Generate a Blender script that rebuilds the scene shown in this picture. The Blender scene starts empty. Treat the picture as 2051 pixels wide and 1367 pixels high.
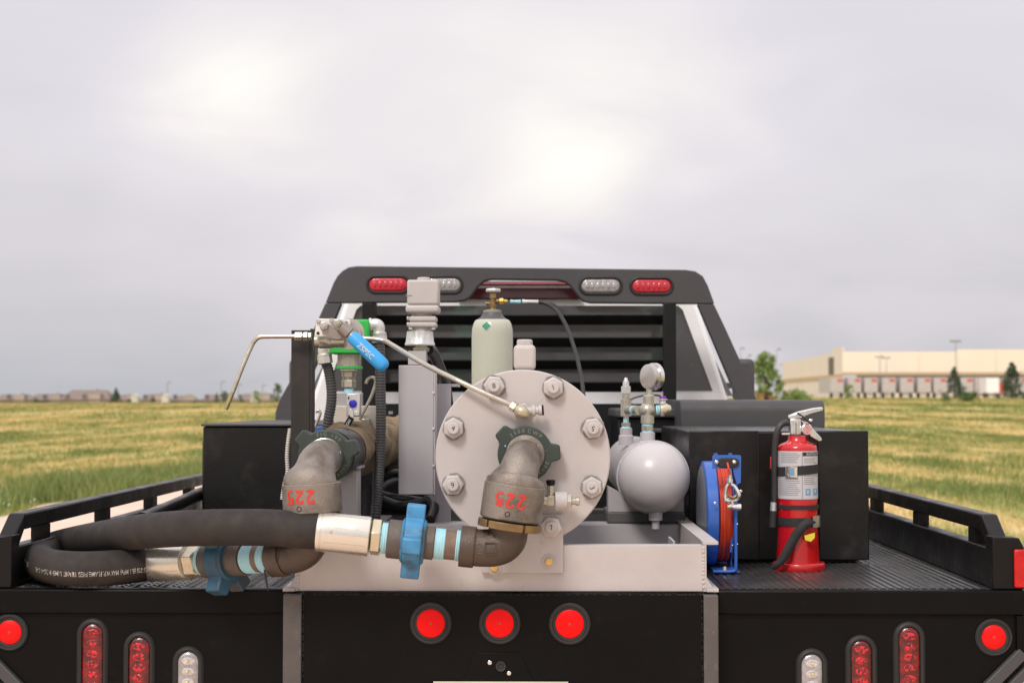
import bpy, bmesh, math, random
import numpy as np
from mathutils import Vector, Matrix, Euler
R = math.radians
rng = random.Random(7)
SC = bpy.context.scene
COL = SC.collection

# ------------------------------------------------------------------ camera, world, sun, exposure
EYE = 1.42
F = 3250.0                      # focal length in pixels of the 2051 px wide photograph
CX, CY = 1025.5, 683.5
camd = bpy.data.cameras.new('camera')
cam = bpy.data.objects.new('camera', camd)
COL.objects.link(cam)
cam.location = (0.081, 0, EYE)
cam.rotation_euler = (R(90 + 2.159), 0, R(0.785))
camd.sensor_width = 36
camd.lens = F / 2051 * 36
camd.clip_start = 0.05
camd.clip_end = 4000
camd.dof.use_dof = True
camd.dof.focus_distance = 3.95
camd.dof.aperture_fstop = 6.3
SC.camera = cam
CM = cam.rotation_euler.to_matrix()
CL = Vector(cam.location)

def P(px, py, Y):
    """the point at depth Y metres behind the camera plane that the photograph shows at (px, py)"""
    d = CM @ Vector(((px - CX) / F, (CY - py) / F, -1))
    return CL + d * (Y / d.y)

W = bpy.data.worlds.new('World')
SC.world = W
W.use_nodes = True
SUN_EL, SUN_AZ = R(46), R(202)      # azimuth clockwise from +Y: behind the camera, a little to its left
def build_world():
    nt = W.node_tree
    n, l = nt.nodes, nt.links
    n.clear()
    out = n.new('ShaderNodeOutputWorld'); bg = n.new('ShaderNodeBackground')
    l.new(bg.outputs[0], out.inputs[0])
    bg.inputs[1].default_value = 0.1
    sky = n.new('ShaderNodeTexSky'); sky.sky_type = 'NISHITA'; sky.sun_disc = False
    sky.sun_elevation = SUN_EL; sky.sun_rotation = SUN_AZ
    sky.air_density = 1.2; sky.dust_density = 3
    tc = n.new('ShaderNodeTexCoord')
    sep = n.new('ShaderNodeSeparateXYZ'); l.new(tc.outputs['Generated'], sep.inputs[0])
    def math_(op, a, b=None, clamp=False):
        m = n.new('ShaderNodeMath'); m.operation = op; m.use_clamp = clamp
        for i, v in enumerate((a, b)):
            if v is None: continue
            if isinstance(v, (int, float)): m.inputs[i].default_value = v
            else: l.new(v, m.inputs[i])
        return m.outputs[0]
    zc = math_('ADD', math_('MAXIMUM', sep.outputs[2], 0.0), 0.30)
    comb = n.new('ShaderNodeCombineXYZ')
    l.new(math_('DIVIDE', sep.outputs[0], zc), comb.inputs[0])
    l.new(math_('DIVIDE', sep.outputs[1], zc), comb.inputs[1])
    def noise(scale, detail, rough, off, dist=0.0):
        mp = n.new('ShaderNodeMapping'); mp.inputs['Location'].default_value = off
        l.new(comb.outputs[0], mp.inputs[0])
        t = n.new('ShaderNodeTexNoise'); t.inputs['Scale'].default_value = scale
        t.inputs['Detail'].default_value = detail; t.inputs['Roughness'].default_value = rough
        t.inputs['Distortion'].default_value = dist
        l.new(mp.outputs[0], t.inputs['Vector'])
        return t.outputs[0]
    def thin(px, py, k):
        """a spot where the cloud deck is thinner, as the photograph shows it"""
        d = (P(px, py, 100) - CL).normalized()
        dp = n.new('ShaderNodeVectorMath'); dp.operation = 'DOT_PRODUCT'
        nm = n.new('ShaderNodeVectorMath'); nm.operation = 'NORMALIZE'
        l.new(tc.outputs['Generated'], nm.inputs[0]); l.new(nm.outputs[0], dp.inputs[0])
        dp.inputs[1].default_value = d
        return math_('EXPONENT', math_('MULTIPLY', math_('SUBTRACT', dp.outputs['Value'], 1.0), k))
    n1 = noise(1.1, 3, 0.45, (3.3, 1.7, 0), 0.4)
    n2 = noise(3.2, 5, 0.5, (0.6, 4.2, 0), 0.5)
    big = math_('ADD', math_('MULTIPLY', n1, 0.6), math_('MULTIPLY', n2, 0.4))
    gl = None
    for px, py, k, g in ((390, 145, 1500, 0.09), (480, 165, 1300, 0.12), (450, 90, 900, 0.09), (540, 200, 1800, 0.06), (340, 230, 600, 0.05), (470, 310, 230, 0.11),
                         (1090, 300, 1500, 0.10), (1160, 330, 1300, 0.13), (1230, 320, 1600, 0.09), (1290, 270, 700, 0.07), (960, 330, 600, 0.08), (1080, 380, 170, 0.10),
                         (60, 700, 130, -0.22), (470, 480, 700, -0.10), (180, 392, 4000, -0.07), (1900, 250, 120, -0.06), (1280, 385, 6000, -0.08)):
        t = math_('MULTIPLY', thin(px, py, k), g)
        gl = t if gl is None else math_('ADD', gl, t)
    f = math_('ADD', math_('MULTIPLY', math_('SUBTRACT', big, 0.5), 0.95), math_('MULTIPLY', gl, math_('ADD', 0.35, math_('MULTIPLY', n2, 1.2))))
    # the cloud base darkens towards the horizon, as an overcast sky does
    el = math_('MULTIPLY', math_('SUBTRACT', 0.165, sep.outputs[2]), 1.5)
    el = math_('MAXIMUM', math_('MINIMUM', el, 0.30), -0.05)
    f = math_('ADD', math_('SUBTRACT', f, el), 0.46, True)
    cr = n.new('ShaderNodeValToRGB'); l.new(f, cr.inputs[0])
    e = cr.color_ramp.elements
    e[0].position = 0.03; e[0].color = (4.0, 4.05, 4.35, 1)
    e[1].position = 0.95; e[1].color = (8.0, 7.7, 7.3, 1)
    for p, c in ((0.26, (5.15, 4.9, 5.2)), (0.48, (5.9, 5.6, 5.95)), (0.68, (6.9, 6.5, 6.45))):
        m = e.new(p); m.color = (*c, 1)
    mix = n.new('ShaderNodeMix'); mix.data_type = 'RGBA'; mix.inputs[0].default_value = 0.93
    l.new(sky.outputs[0], mix.inputs[6]); l.new(cr.outputs[0], mix.inputs[7])
    # an overcast sky grows brighter towards the zenith (CIE standard overcast)
    up = math_('ADD', 1.0, math_('MULTIPLY', math_('MAXIMUM', math_('SUBTRACT', sep.outputs[2], 0.22), 0.0), 0.8))
    sc = n.new('ShaderNodeVectorMath'); sc.operation = 'SCALE'
    l.new(mix.outputs[2], sc.inputs[0]); l.new(up, sc.inputs['Scale'])
    l.new(sc.outputs[0], bg.inputs[0])
build_world()

sund = bpy.data.lights.new('sun', 'SUN')
sun = bpy.data.objects.new('sun', sund); COL.objects.link(sun)
sund.energy = 1.5; sund.angle = R(14); sund.color = (1.0, 0.95, 0.88)
_sd = Vector((math.sin(SUN_AZ) * math.cos(SUN_EL), math.cos(SUN_AZ) * math.cos(SUN_EL), math.sin(SUN_EL)))
sun.rotation_euler = _sd.to_track_quat('Z', 'Y').to_euler()
sun.location = (0, 0, 30)
SC.view_settings.view_transform = 'Standard'
SC.view_settings.look = 'None'
SC.view_settings.gamma = 1
SC.view_settings.exposure = 0.45
SC.view_settings.use_curve_mapping = False
SC.render.engine = 'CYCLES'
SC.cycles.max_bounces = 6

# ------------------------------------------------------------------ materials
def pm(name, c, rough=0.5, metal=0.0, c2=None, scale=9, thr=(0.35, 0.7), bump=0.0, bscale=120, spec=0.5,
       coat=0.0, c3=None, s3=25, thr3=(0.6, 0.72), rvar=0.12, stretch=None):
    m = bpy.data.materials.new(name); m.use_nodes = True
    nt = m.node_tree; n, l = nt.nodes, nt.links
    b = n['Principled BSDF']
    tc = n.new('ShaderNodeTexCoord'); vec = tc.outputs['Object']
    if stretch:
        mp = n.new('ShaderNodeMapping'); mp.inputs['Scale'].default_value = stretch
        l.new(vec, mp.inputs[0]); vec = mp.outputs[0]
    def nz(s, d=6, rg=0.6):
        t = n.new('ShaderNodeTexNoise'); t.inputs['Scale'].default_value = s; t.inputs['Detail'].default_value = d
        t.inputs['Roughness'].default_value = rg; l.new(vec, t.inputs['Vector']); return t.outputs[0]
    def rng_(src, a, bb, lo=0.0, hi=1.0):
        r = n.new('ShaderNodeMapRange'); r.inputs[1].default_value = a; r.inputs[2].default_value = bb
        r.inputs[3].default_value = lo; r.inputs[4].default_value = hi; l.new(src, r.inputs[0]); return r.outputs[0]
    c2 = c2 or tuple(x * 0.82 for x in c)
    t1 = nz(scale)
    mx = n.new('ShaderNodeMix'); mx.data_type = 'RGBA'
    l.new(rng_(t1, *thr), mx.inputs[0]); mx.inputs[6].default_value = (*c, 1); mx.inputs[7].default_value = (*c2, 1)
    res = mx.outputs[2]
    if c3:
        t3 = nz(s3, 8, 0.65)
        m3 = n.new('ShaderNodeMix'); m3.data_type = 'RGBA'
        l.new(rng_(t3, *thr3), m3.inputs[0]); l.new(res, m3.inputs[6]); m3.inputs[7].default_value = (*c3, 1)
        res = m3.outputs[2]
    l.new(res, b.inputs['Base Color'])
    l.new(rng_(nz(scale * 2.3), 0.3, 0.7, max(0.03, rough - rvar), min(1, rough + rvar)), b.inputs['Roughness'])
    b.inputs['Metallic'].default_value = metal
    b.inputs['Specular IOR Level'].default_value = spec
    b.inputs['Coat Weight'].default_value = coat
    b.inputs['Coat Roughness'].default_value = 0.15
    if bump:
        bp = n.new('ShaderNodeBump'); bp.inputs['Strength'].default_value = bump; bp.inputs['Distance'].default_value = 0.002
        l.new(nz(bscale, 4), bp.inputs['Height']); l.new(bp.outputs[0], b.inputs['Normal'])
    return m

G = {}
G['grey'] = pm('grey_paint', (0.50, 0.463, 0.447), 0.54, c2=(0.445, 0.405, 0.39), scale=4, thr=(0.42, 0.68), bump=0.2, bscale=260, c3=(0.33, 0.285, 0.255), s3=30, thr3=(0.64, 0.76), rvar=0.16)
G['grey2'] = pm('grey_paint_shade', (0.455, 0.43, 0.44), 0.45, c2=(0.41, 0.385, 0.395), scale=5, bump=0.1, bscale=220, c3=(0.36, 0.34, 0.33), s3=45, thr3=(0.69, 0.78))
G['greygloss'] = pm('grey_tank_enamel', (0.52, 0.487, 0.492), 0.36, c2=(0.475, 0.445, 0.45), scale=7, bump=0.12, bscale=160, coat=0.08)
G['gasket'] = pm('scuffed_primer', (0.20, 0.185, 0.17), 0.7, c2=(0.36, 0.33, 0.31), scale=70, bump=0.5, bscale=300)
G['black'] = pm('black_enamel', (0.0065, 0.006, 0.006), 0.34, c2=(0.009, 0.008, 0.0077), scale=4, bump=0.06, bscale=40, spec=0.22, c3=(0.03, 0.028, 0.025), s3=18, thr3=(0.66, 0.8))
G['blacktail'] = pm('black_tail_enamel', (0.0048, 0.0044, 0.0042), 0.36, c2=(0.0065, 0.006, 0.0056), scale=5, bump=0.10, bscale=60, spec=0.10, c3=(0.012, 0.011, 0.0105), s3=20, thr3=(0.62, 0.85))
G['blackmat'] = pm('black_powder_coat', (0.068, 0.065, 0.067), 0.55, c2=(0.058, 0.056, 0.058), scale=6, bump=0.2, bscale=500, spec=0.35)
G['slatblack'] = pm('louver_black', (0.006, 0.006, 0.0062), 0.4, bump=0.1, bscale=400, spec=0.3)
G['steeldark'] = pm('worn_dark_steel', (0.105, 0.092, 0.085), 0.55, 0.1, c2=(0.075, 0.066, 0.062), scale=12, bump=0.25, bscale=180, c3=(0.16, 0.13, 0.11), s3=40)
G['deck'] = pm('black_deck_plate', (0.030, 0.028, 0.0275), 0.34, c2=(0.055, 0.051, 0.048), scale=3.2, thr=(0.4, 0.65), bump=0.2, bscale=140, spec=0.5, c3=(0.14, 0.13, 0.12), s3=7, thr3=(0.6, 0.85))
G['boxblack'] = pm('black_tool_box_paint', (0.008, 0.0075, 0.0072), 0.30, c2=(0.012, 0.011, 0.0105), scale=3, bump=0.12, bscale=9, spec=0.30, c3=(0.055, 0.047, 0.040), s3=4.5, thr3=(0.52, 0.80))  # large brown blotches in the colour imitate soft reflections of sky and ground
G['rubber'] = pm('dusty_black_rubber', (0.027, 0.0225, 0.0205), 0.72, c2=(0.042, 0.035, 0.031), scale=16, bump=0.35, bscale=420, spec=0.3, c3=(0.075, 0.056, 0.047), s3=10, thr3=(0.6, 0.8))
G['cable'] = pm('black_cable', (0.020, 0.019, 0.019), 0.45, bump=0.1, bscale=200)
G['conduit'] = pm('dark_grey_conduit', (0.075, 0.072, 0.072), 0.5, bump=0.1, bscale=200)
G['cast'] = pm('cast_steel', (0.26, 0.222, 0.188), 0.40, 0.35, c2=(0.135, 0.112, 0.092), scale=9, thr=(0.42, 0.58), bump=0.9, bscale=240, c3=(0.33, 0.205, 0.115), s3=11, thr3=(0.58, 0.74))
G['castdark'] = pm('bronze_dark_iron', (0.070, 0.052, 0.040), 0.45, 0.3, c2=(0.10, 0.072, 0.052), scale=10, bump=0.75, bscale=190, c3=(0.16, 0.105, 0.065), s3=14, thr3=(0.6, 0.75))
G['nipple'] = pm('rusty_nipple', (0.21, 0.145, 0.105), 0.6, 0.2, c2=(0.15, 0.10, 0.075), scale=30, bump=0.3, bscale=250)
G['union'] = pm('grey_brown_union', (0.13, 0.108, 0.092), 0.55, 0.25, c2=(0.10, 0.08, 0.066), scale=22, bump=0.8, bscale=170, c3=(0.20, 0.14, 0.09), s3=16)
G['nutgreen'] = pm('dark_green_paint', (0.030, 0.044, 0.034), 0.5, c2=(0.038, 0.052, 0.040), scale=14, bump=0.3, bscale=220, c3=(0.12, 0.10, 0.075), s3=34, thr3=(0.66, 0.78))
G['nutmark'] = pm('raised_worn_lettering', (0.19, 0.215, 0.19), 0.55)
G['brass'] = pm('dull_brass', (0.33, 0.22, 0.10), 0.38, 0.75, c2=(0.20, 0.13, 0.065), scale=18, bump=0.15, bscale=200)
G['brassbright'] = pm('bright_brass', (0.72, 0.48, 0.13), 0.32, 0.6, c2=(0.62, 0.38, 0.08), scale=40)
G['zinc'] = pm('yellow_zinc', (0.72, 0.50, 0.18), 0.38, 0.5, c2=(0.55, 0.36, 0.12), scale=60)
G['ferrule'] = pm('zinc_plated_ferrule', (0.80, 0.77, 0.69), 0.27, 0.8, c2=(0.70, 0.66, 0.57), scale=8, bump=0.1, bscale=120, c3=(0.32, 0.27, 0.19), s3=34, thr3=(0.67, 0.76))
G['hexzinc'] = pm('zinc_hex', (0.70, 0.64, 0.49), 0.28, 0.8, c2=(0.58, 0.51, 0.36), scale=20)
G['tape'] = pm('light_blue_thread_tape', (0.28, 0.60, 0.72), 0.6, c2=(0.45, 0.70, 0.72), scale=30, c3=(0.05, 0.12, 0.17), s3=8, thr3=(0.64, 0.7), stretch=(14, 1, 1), bump=0.5, bscale=50)
G['bluenut'] = pm('worn_blue_paint', (0.055, 0.26, 0.50), 0.5, c2=(0.045, 0.17, 0.30), scale=9, thr=(0.42, 0.6), bump=0.3, bscale=160, c3=(0.055, 0.085, 0.10), s3=14, thr3=(0.5, 0.62))
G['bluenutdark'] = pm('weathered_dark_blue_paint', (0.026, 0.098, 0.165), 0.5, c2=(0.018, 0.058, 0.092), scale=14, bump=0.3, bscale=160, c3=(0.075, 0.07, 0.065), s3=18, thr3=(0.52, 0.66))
G['bluegrip'] = pm('blue_vinyl_grip', (0.035, 0.33, 0.72), 0.42, c2=(0.04, 0.36, 0.76), scale=10, bump=0.15, bscale=200)
G['stainless'] = pm('stainless', (0.62, 0.58, 0.54), 0.30, 0.8, c2=(0.54, 0.50, 0.46), scale=14, bump=0.06, bscale=200)
G['tube'] = pm('stainless_tube', (0.60, 0.56, 0.48), 0.26, 0.85, c2=(0.52, 0.47, 0.38), scale=20)
G['tubeend'] = pm('tarnished_tube_end', (0.42, 0.37, 0.18), 0.35, 0.7)
G['galv'] = pm('galvanised_cast', (0.70, 0.69, 0.66), 0.34, 0.55, c2=(0.55, 0.54, 0.52), scale=24, bump=0.15, bscale=200)
G['elbowbrass'] = pm('pale_plated_brass', (0.60, 0.54, 0.40), 0.34, 0.6, c2=(0.50, 0.44, 0.31), scale=40)
G['plateshiny'] = pm('bright_valve_plate', (0.80, 0.77, 0.74), 0.42, 0.25, c2=(0.70, 0.67, 0.64), scale=20)
G['leversteel'] = pm('dull_lever_steel', (0.36, 0.315, 0.285), 0.36, 0.55, c2=(0.27, 0.235, 0.21), scale=22, bump=0.15)
G['markerred'] = pm('side_marker_red', (0.55, 0.006, 0.006), 0.25, c2=(0.42, 0.004, 0.004), scale=40, bump=0.4, bscale=200)
G['nickel'] = pm('nickel_fitting', (0.52, 0.50, 0.42), 0.30, 0.75, c2=(0.42, 0.39, 0.30), scale=26)
G['green'] = pm('bright_green_paint', (0.03, 0.45, 0.07), 0.4, c2=(0.03, 0.39, 0.06), scale=14)
G['white'] = pm('white_paint', (0.86, 0.86, 0.87), 0.28, c2=(0.84, 0.84, 0.85), scale=3, coat=0.3)
G['cream'] = pm('cream_steel', (0.55, 0.50, 0.43), 0.45, c2=(0.48, 0.43, 0.37), scale=10)
G['red'] = pm('extinguisher_red', (0.52, 0.006, 0.008), 0.25, c2=(0.44, 0.005, 0.006), scale=4, coat=0.4)
G['redcable'] = pm('orange_red_cable', (0.62, 0.055, 0.016), 0.42, c2=(0.5, 0.04, 0.012), scale=30)
G['redplastic'] = pm('red_reflector', (0.95, 0.006, 0.006), 0.3, c2=(0.90, 0.005, 0.005), scale=60, bump=0.2, bscale=700, spec=0.15)
G['redcorner'] = pm('corner_reflector_red', (0.75, 0.006, 0.006), 0.3, c2=(0.50, 0.004, 0.004), scale=16, thr=(0.48, 0.52), bump=0.3, bscale=300, spec=0.2)
G['redlens'] = pm('red_lamp_lens', (0.20, 0.0015, 0.003), 0.16, c2=(0.07, 0.0008, 0.002), scale=55, thr=(0.42, 0.58), bump=0.8, bscale=130, coat=0.5)
G['redcell'] = pm('red_lamp_cell', (0.66, 0.009, 0.017), 0.12, c2=(0.09, 0.0008, 0.002), scale=150, thr=(0.44, 0.54), bump=0.8, bscale=200, coat=0.5)
G['redlens2'] = pm('pale_red_lens', (0.55, 0.015, 0.035), 0.2, c2=(0.42, 0.01, 0.025), scale=60, bump=0.5, bscale=160, coat=0.5)
G['clearlens'] = pm('clear_lamp_lens', (0.42, 0.40, 0.40), 0.14, 0.2, c2=(0.26, 0.24, 0.24), scale=60, bump=0.6, bscale=130, coat=0.5)
G['clearcell'] = pm('clear_lamp_cell', (0.72, 0.70, 0.69), 0.12, 0.5, c2=(0.45, 0.42, 0.41), scale=160, coat=0.5)
G['led'] = pm('led_chip', (0.75, 0.62, 0.25), 0.3)
G['grommet'] = pm('rubber_grommet', (0.019, 0.018, 0.0175), 0.6, bump=0.2, bscale=300)
G['blue'] = pm('reel_blue', (0.030, 0.125, 0.48), 0.36, c2=(0.025, 0.105, 0.42), scale=7, coat=0.2)
G['chrome'] = pm('chrome', (0.80, 0.79, 0.77), 0.16, 0.9, c2=(0.66, 0.65, 0.62), scale=30)
G['label'] = pm('printed_label', (0.55, 0.53, 0.54), 0.45, c2=(0.50, 0.48, 0.49), scale=30)
G['print'] = pm('grey_print', (0.24, 0.23, 0.24), 0.5)
G['printblue'] = pm('blue_print', (0.16, 0.34, 0.52), 0.5)
G['printblack'] = pm('black_print', (0.02, 0.02, 0.02), 0.5)
G['webbing'] = pm('black_webbing', (0.022, 0.021, 0.021), 0.75, bump=0.6, bscale=600)
G['yellow'] = pm('yellow_tag', (0.78, 0.66, 0.05), 0.5)
G['gascyl'] = pm('pale_green_cylinder', (0.47, 0.475, 0.375), 0.25, c2=(0.52, 0.52, 0.42), scale=6, c3=(0.16, 0.10, 0.045), s3=15, thr3=(0.70, 0.76), stretch=(1.6, 1.6, 0.28), coat=0.25)
G['gasneck'] = pm('dark_grey_neck', (0.085, 0.083, 0.09), 0.45)
G['gasring'] = pm('olive_neck_ring', (0.26, 0.25, 0.18), 0.5)
G['labgreen'] = pm('green_diamond', (0.02, 0.25, 0.12), 0.5)
G['ink'] = pm('black_marker', (0.012, 0.011, 0.011), 0.6)
G['paintred'] = pm('red_paint_marker', (0.62, 0.035, 0.025), 0.5, c3=(0.20, 0.15, 0.12), s3=110, thr3=(0.56, 0.64))
G['paintwhite'] = pm('white_print', (0.72, 0.70, 0.66), 0.6)
G['hoseprint'] = pm('worn_white_print', (0.50, 0.47, 0.43), 0.6, c2=(0.16, 0.14, 0.13), scale=190, thr=(0.45, 0.6))
G['wrap'] = pm('tan_burlap_wrap', (0.25, 0.18, 0.10), 0.9, c2=(0.13, 0.088, 0.048), scale=13, bump=1.0, bscale=60, c3=(0.05, 0.035, 0.022), s3=9, thr3=(0.6, 0.75))
G['pipeblack'] = pm('black_pipe', (0.028, 0.027, 0.030), 0.32, c2=(0.05, 0.048, 0.052), scale=6, bump=0.1)
G['purple'] = pm('purple_knob', (0.22, 0.01, 0.42), 0.35)
G['bluecap'] = pm('royal_blue_cap', (0.03, 0.02, 0.50), 0.35)
G['glassdark'] = pm('tinted_rear_window', (0.055, 0.050, 0.048), 0.06, c2=(0.065, 0.092, 0.072), scale=3.5, thr=(0.52, 0.58), spec=0.9)  # greenish patches are reflections painted into the glass colour
G['winblue'] = pm('dark_house_window', (0.16, 0.145, 0.135), 0.1)
G['brake'] = pm('dark_red_brake_lens', (0.035, 0.004, 0.006), 0.15, coat=0.6)
G['pinklens'] = pm('pink_lens_edge', (0.42, 0.12, 0.14), 0.2)
G['smokelens'] = pm('smoky_lens_edge', (0.17, 0.13, 0.13), 0.3)
G['tyre'] = pm('tyre_rubber', (0.022, 0.021, 0.021), 0.8, bump=0.4, bscale=90)
G['plate'] = pm('pale_plate', (0.55, 0.58, 0.45), 0.4)
G['beige'] = pm('cream_precast_concrete', (0.90, 0.79, 0.62), 0.75, c2=(0.88, 0.765, 0.595), scale=0.3)
G['beige2'] = pm('grey_beige_precast_concrete', (0.80, 0.70, 0.60), 0.8, c2=(0.77, 0.67, 0.57), scale=0.3)
G['dockdark'] = pm('dark_dock_canopy', (0.16, 0.14, 0.095), 0.8)
G['docktan'] = pm('tan_band', (0.62, 0.44, 0.26), 0.8)
G['trailer'] = pm('white_trailer_skin', (0.52, 0.48, 0.46), 0.5, c2=(0.46, 0.42, 0.41), scale=1.2)
G['trailred'] = pm('red_marker_panel', (0.60, 0.10, 0.07), 0.5)
G['houseroof'] = pm('brown_shingle', (0.245, 0.185, 0.155), 0.9, c2=(0.20, 0.155, 0.135), scale=0.6)
G['housewall'] = pm('tan_siding', (0.36, 0.27, 0.21), 0.85, c2=(0.32, 0.24, 0.19), scale=0.5)
G['garage'] = pm('tan_garage_door', (0.44, 0.36, 0.30), 0.7)
G['trim'] = pm('pale_trim', (0.62, 0.58, 0.54), 0.7)
G['polegrey'] = pm('grey_light_pole', (0.30, 0.285, 0.285), 0.5, 0.3)
G['bark'] = pm('bark', (0.09, 0.07, 0.05), 0.9, bump=0.5, bscale=30)

def leafmat(name, a, b, scale=0.8):
    m = bpy.data.materials.new(name); m.use_nodes = True
    nt = m.node_tree; n, l = nt.nodes, nt.links; bs = n['Principled BSDF']
    geo = n.new('ShaderNodeNewGeometry')
    mx = n.new('ShaderNodeMix'); mx.data_type = 'RGBA'
    l.new(geo.outputs['Random Per Island'], mx.inputs[0])
    mx.inputs[6].default_value = (*a, 1); mx.inputs[7].default_value = (*b, 1)
    l.new(mx.outputs[2], bs.inputs['Base Color']); bs.inputs['Roughness'].default_value = 0.65
    bs.inputs['Specular IOR Level'].default_value = 0.25
    bs.inputs['Subsurface Weight'].default_value = 0.0
    return m
G['leaf'] = leafmat('fresh_green_leaves', (0.14, 0.21, 0.055), (0.31, 0.40, 0.13))
G['leafdark'] = leafmat('dark_evergreen_needles', (0.055, 0.085, 0.05), (0.12, 0.16, 0.09))
G['leafmid'] = leafmat('mid_green_leaves', (0.06, 0.105, 0.03), (0.14, 0.21, 0.06))
G['weed'] = leafmat('tall_green_weeds', (0.095, 0.15, 0.036), (0.32, 0.35, 0.11))

def field_color(nt, pos, vary=None):
    """dry straw and green patches by place, shared by the ground sheet and the grass on it"""
    n, l = nt.nodes, nt.links
    def nz(s, d, rg, st, off):
        mp = n.new('ShaderNodeMapping'); mp.inputs['Scale'].default_value = st; mp.inputs['Location'].default_value = off
        l.new(pos, mp.inputs[0])
        t = n.new('ShaderNodeTexNoise'); t.inputs['Scale'].default_value = s; t.inputs['Detail'].default_value = d
        t.inputs['Roughness'].default_value = rg; l.new(mp.outputs[0], t.inputs['Vector']); return t.outputs[0]
    a = nz(0.75, 7, 0.68, (1, 0.10, 1), (2, 5, 0))
    b = nz(0.045, 3, 0.5, (0.6, 1, 1), (8, 1, 0))
    c_ = nz(0.26, 5, 0.6, (1, 0.13, 1), (11, 3, 0))
    pm_ = n.new('ShaderNodeMath'); pm_.operation = 'MULTIPLY_ADD'; l.new(c_, pm_.inputs[0]); pm_.inputs[1].default_value = 0.85; pm_.inputs[2].default_value = -0.425
    a2_ = n.new('ShaderNodeMath'); a2_.operation = 'ADD'; l.new(a, a2_.inputs[0]); l.new(pm_.outputs[0], a2_.inputs[1]); a = a2_.outputs[0]
    ad = n.new('ShaderNodeMath'); ad.operation = 'ADD'
    ml = n.new('ShaderNodeMath'); ml.operation = 'MULTIPLY'; l.new(b, ml.inputs[0]); ml.inputs[1].default_value = 0.55
    l.new(a, ad.inputs[0]); l.new(ml.outputs[0], ad.inputs[1]); src = ad.outputs[0]
    if vary is not None:
        m2 = n.new('ShaderNodeMath'); m2.operation = 'MULTIPLY'; l.new(vary, m2.inputs[0]); m2.inputs[1].default_value = 0.24
        s2 = n.new('ShaderNodeMath'); s2.operation = 'ADD'; l.new(src, s2.inputs[0]); l.new(m2.outputs[0], s2.inputs[1])
        s3 = n.new('ShaderNodeMath'); s3.operation = 'SUBTRACT'; l.new(s2.outputs[0], s3.inputs[0]); s3.inputs[1].default_value = 0.12
        src = s3.outputs[0]
    cr = n.new('ShaderNodeValToRGB'); l.new(src, cr.inputs[0]); e = cr.color_ramp.elements
    e[0].position = 0.61; e[0].color = (0.165, 0.20, 0.055, 1)
    e[1].position = 0.97; e[1].color = (0.66, 0.49, 0.24, 1)
    for p, c in ((0.705, (0.27, 0.28, 0.085, 1)), (0.785, (0.42, 0.37, 0.135, 1)), (0.885, (0.60, 0.465, 0.205, 1))):
        x = e.new(p); x.color = c
    return cr.outputs[0]

def ground_mat():
    m = bpy.data.materials.new('dry_grass_field'); m.use_nodes = True
    nt = m.node_tree; n, l = nt.nodes, nt.links; bs = n['Principled BSDF']
    g = n.new('ShaderNodeNewGeometry')
    l.new(field_color(nt, g.outputs['Position']), bs.inputs['Base Color'])
    bs.inputs['Roughness'].default_value = 0.95; bs.inputs['Specular IOR Level'].default_value = 0.1
    t = n.new('ShaderNodeTexNoise'); t.inputs['Scale'].default_value = 4; t.inputs['Detail'].default_value = 6
    l.new(g.outputs['Position'], t.inputs['Vector'])
    bp = n.new('ShaderNodeBump'); bp.inputs['Strength'].default_value = 0.8; bp.inputs['Distance'].default_value = 0.12
    l.new(t.outputs[0], bp.inputs['Height']); l.new(bp.outputs[0], bs.inputs['Normal'])
    return m
def blade_mat():
    m = bpy.data.materials.new('grass_blades'); m.use_nodes = True
    nt = m.node_tree; n, l = nt.nodes, nt.links; bs = n['Principled BSDF']
    g = n.new('ShaderNodeNewGeometry')
    l.new(field_color(nt, g.outputs['Position'], g.outputs['Random Per Island']), bs.inputs['Base Color'])
    bs.inputs['Roughness'].default_value = 0.8; bs.inputs['Specular IOR Level'].default_value = 0.15
    return m
G['field'] = ground_mat(); G['blade'] = blade_mat()
G['gravel'] = pm('pinkish_gravel', (0.74, 0.56, 0.44), 0.95, c2=(0.66, 0.49, 0.38), scale=0.8, bump=0.8, bscale=18, c3=(0.54, 0.41, 0.33), s3=12, thr3=(0.6, 0.75))

# ------------------------------------------------------------------ mesh helpers
ORG = {}
def thing(name, label, cat, loc, group=None):
    o = bpy.data.objects.new(name, None); COL.objects.link(o)
    o.empty_display_size = 0.05
    o.location = loc; o['label'] = label; o['category'] = cat
    if group: o['group'] = group
    ORG[o.name] = Vector(loc)
    return o
def obj(name, bm, m, parent=None, sharp=38, bevel=0.0, seg=2, label=None, loc=None):
    """link a bmesh built in world coordinates as one object; a child keeps its thing's origin"""
    org = ORG[parent.name] if parent is not None else Vector(loc or (0, 0, 0))
    me = bpy.data.meshes.new(name)
    bmesh.ops.recalc_face_normals(bm, faces=bm.faces[:])
    bm.to_mesh(me); bm.free()
    if org.length: me.transform(Matrix.Translation(-org))
    for mm in (m if isinstance(m, (list, tuple)) else [m]): me.materials.append(mm)
    if sharp is not None and len(me.polygons):
        me.polygons.foreach_set('use_smooth', [True] * len(me.polygons))
        me.set_sharp_from_angle(angle=R(sharp))
    o = bpy.data.objects.new(name, me); COL.objects.link(o)
    if parent is not None: o.parent = parent
    else: o.location = org
    sub = parent is not None and parent.parent is not None
    ORG[o.name] = org
    if bevel:
        b = o.modifiers.new('bevel', 'BEVEL'); b.width = bevel; b.segments = seg; b.limit_method = 'ANGLE'; b.angle_limit = R(40)
    if label: o['label'] = label
    return o
def part_of(o): return o          # a child mesh is itself a parent for its sub-parts (same origin, no transform)
def tag(o, label, cat, group=None):
    o['label'] = label; o['category'] = cat
    if group: o['group'] = group
    return o
def NB(): return bmesh.new()
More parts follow.
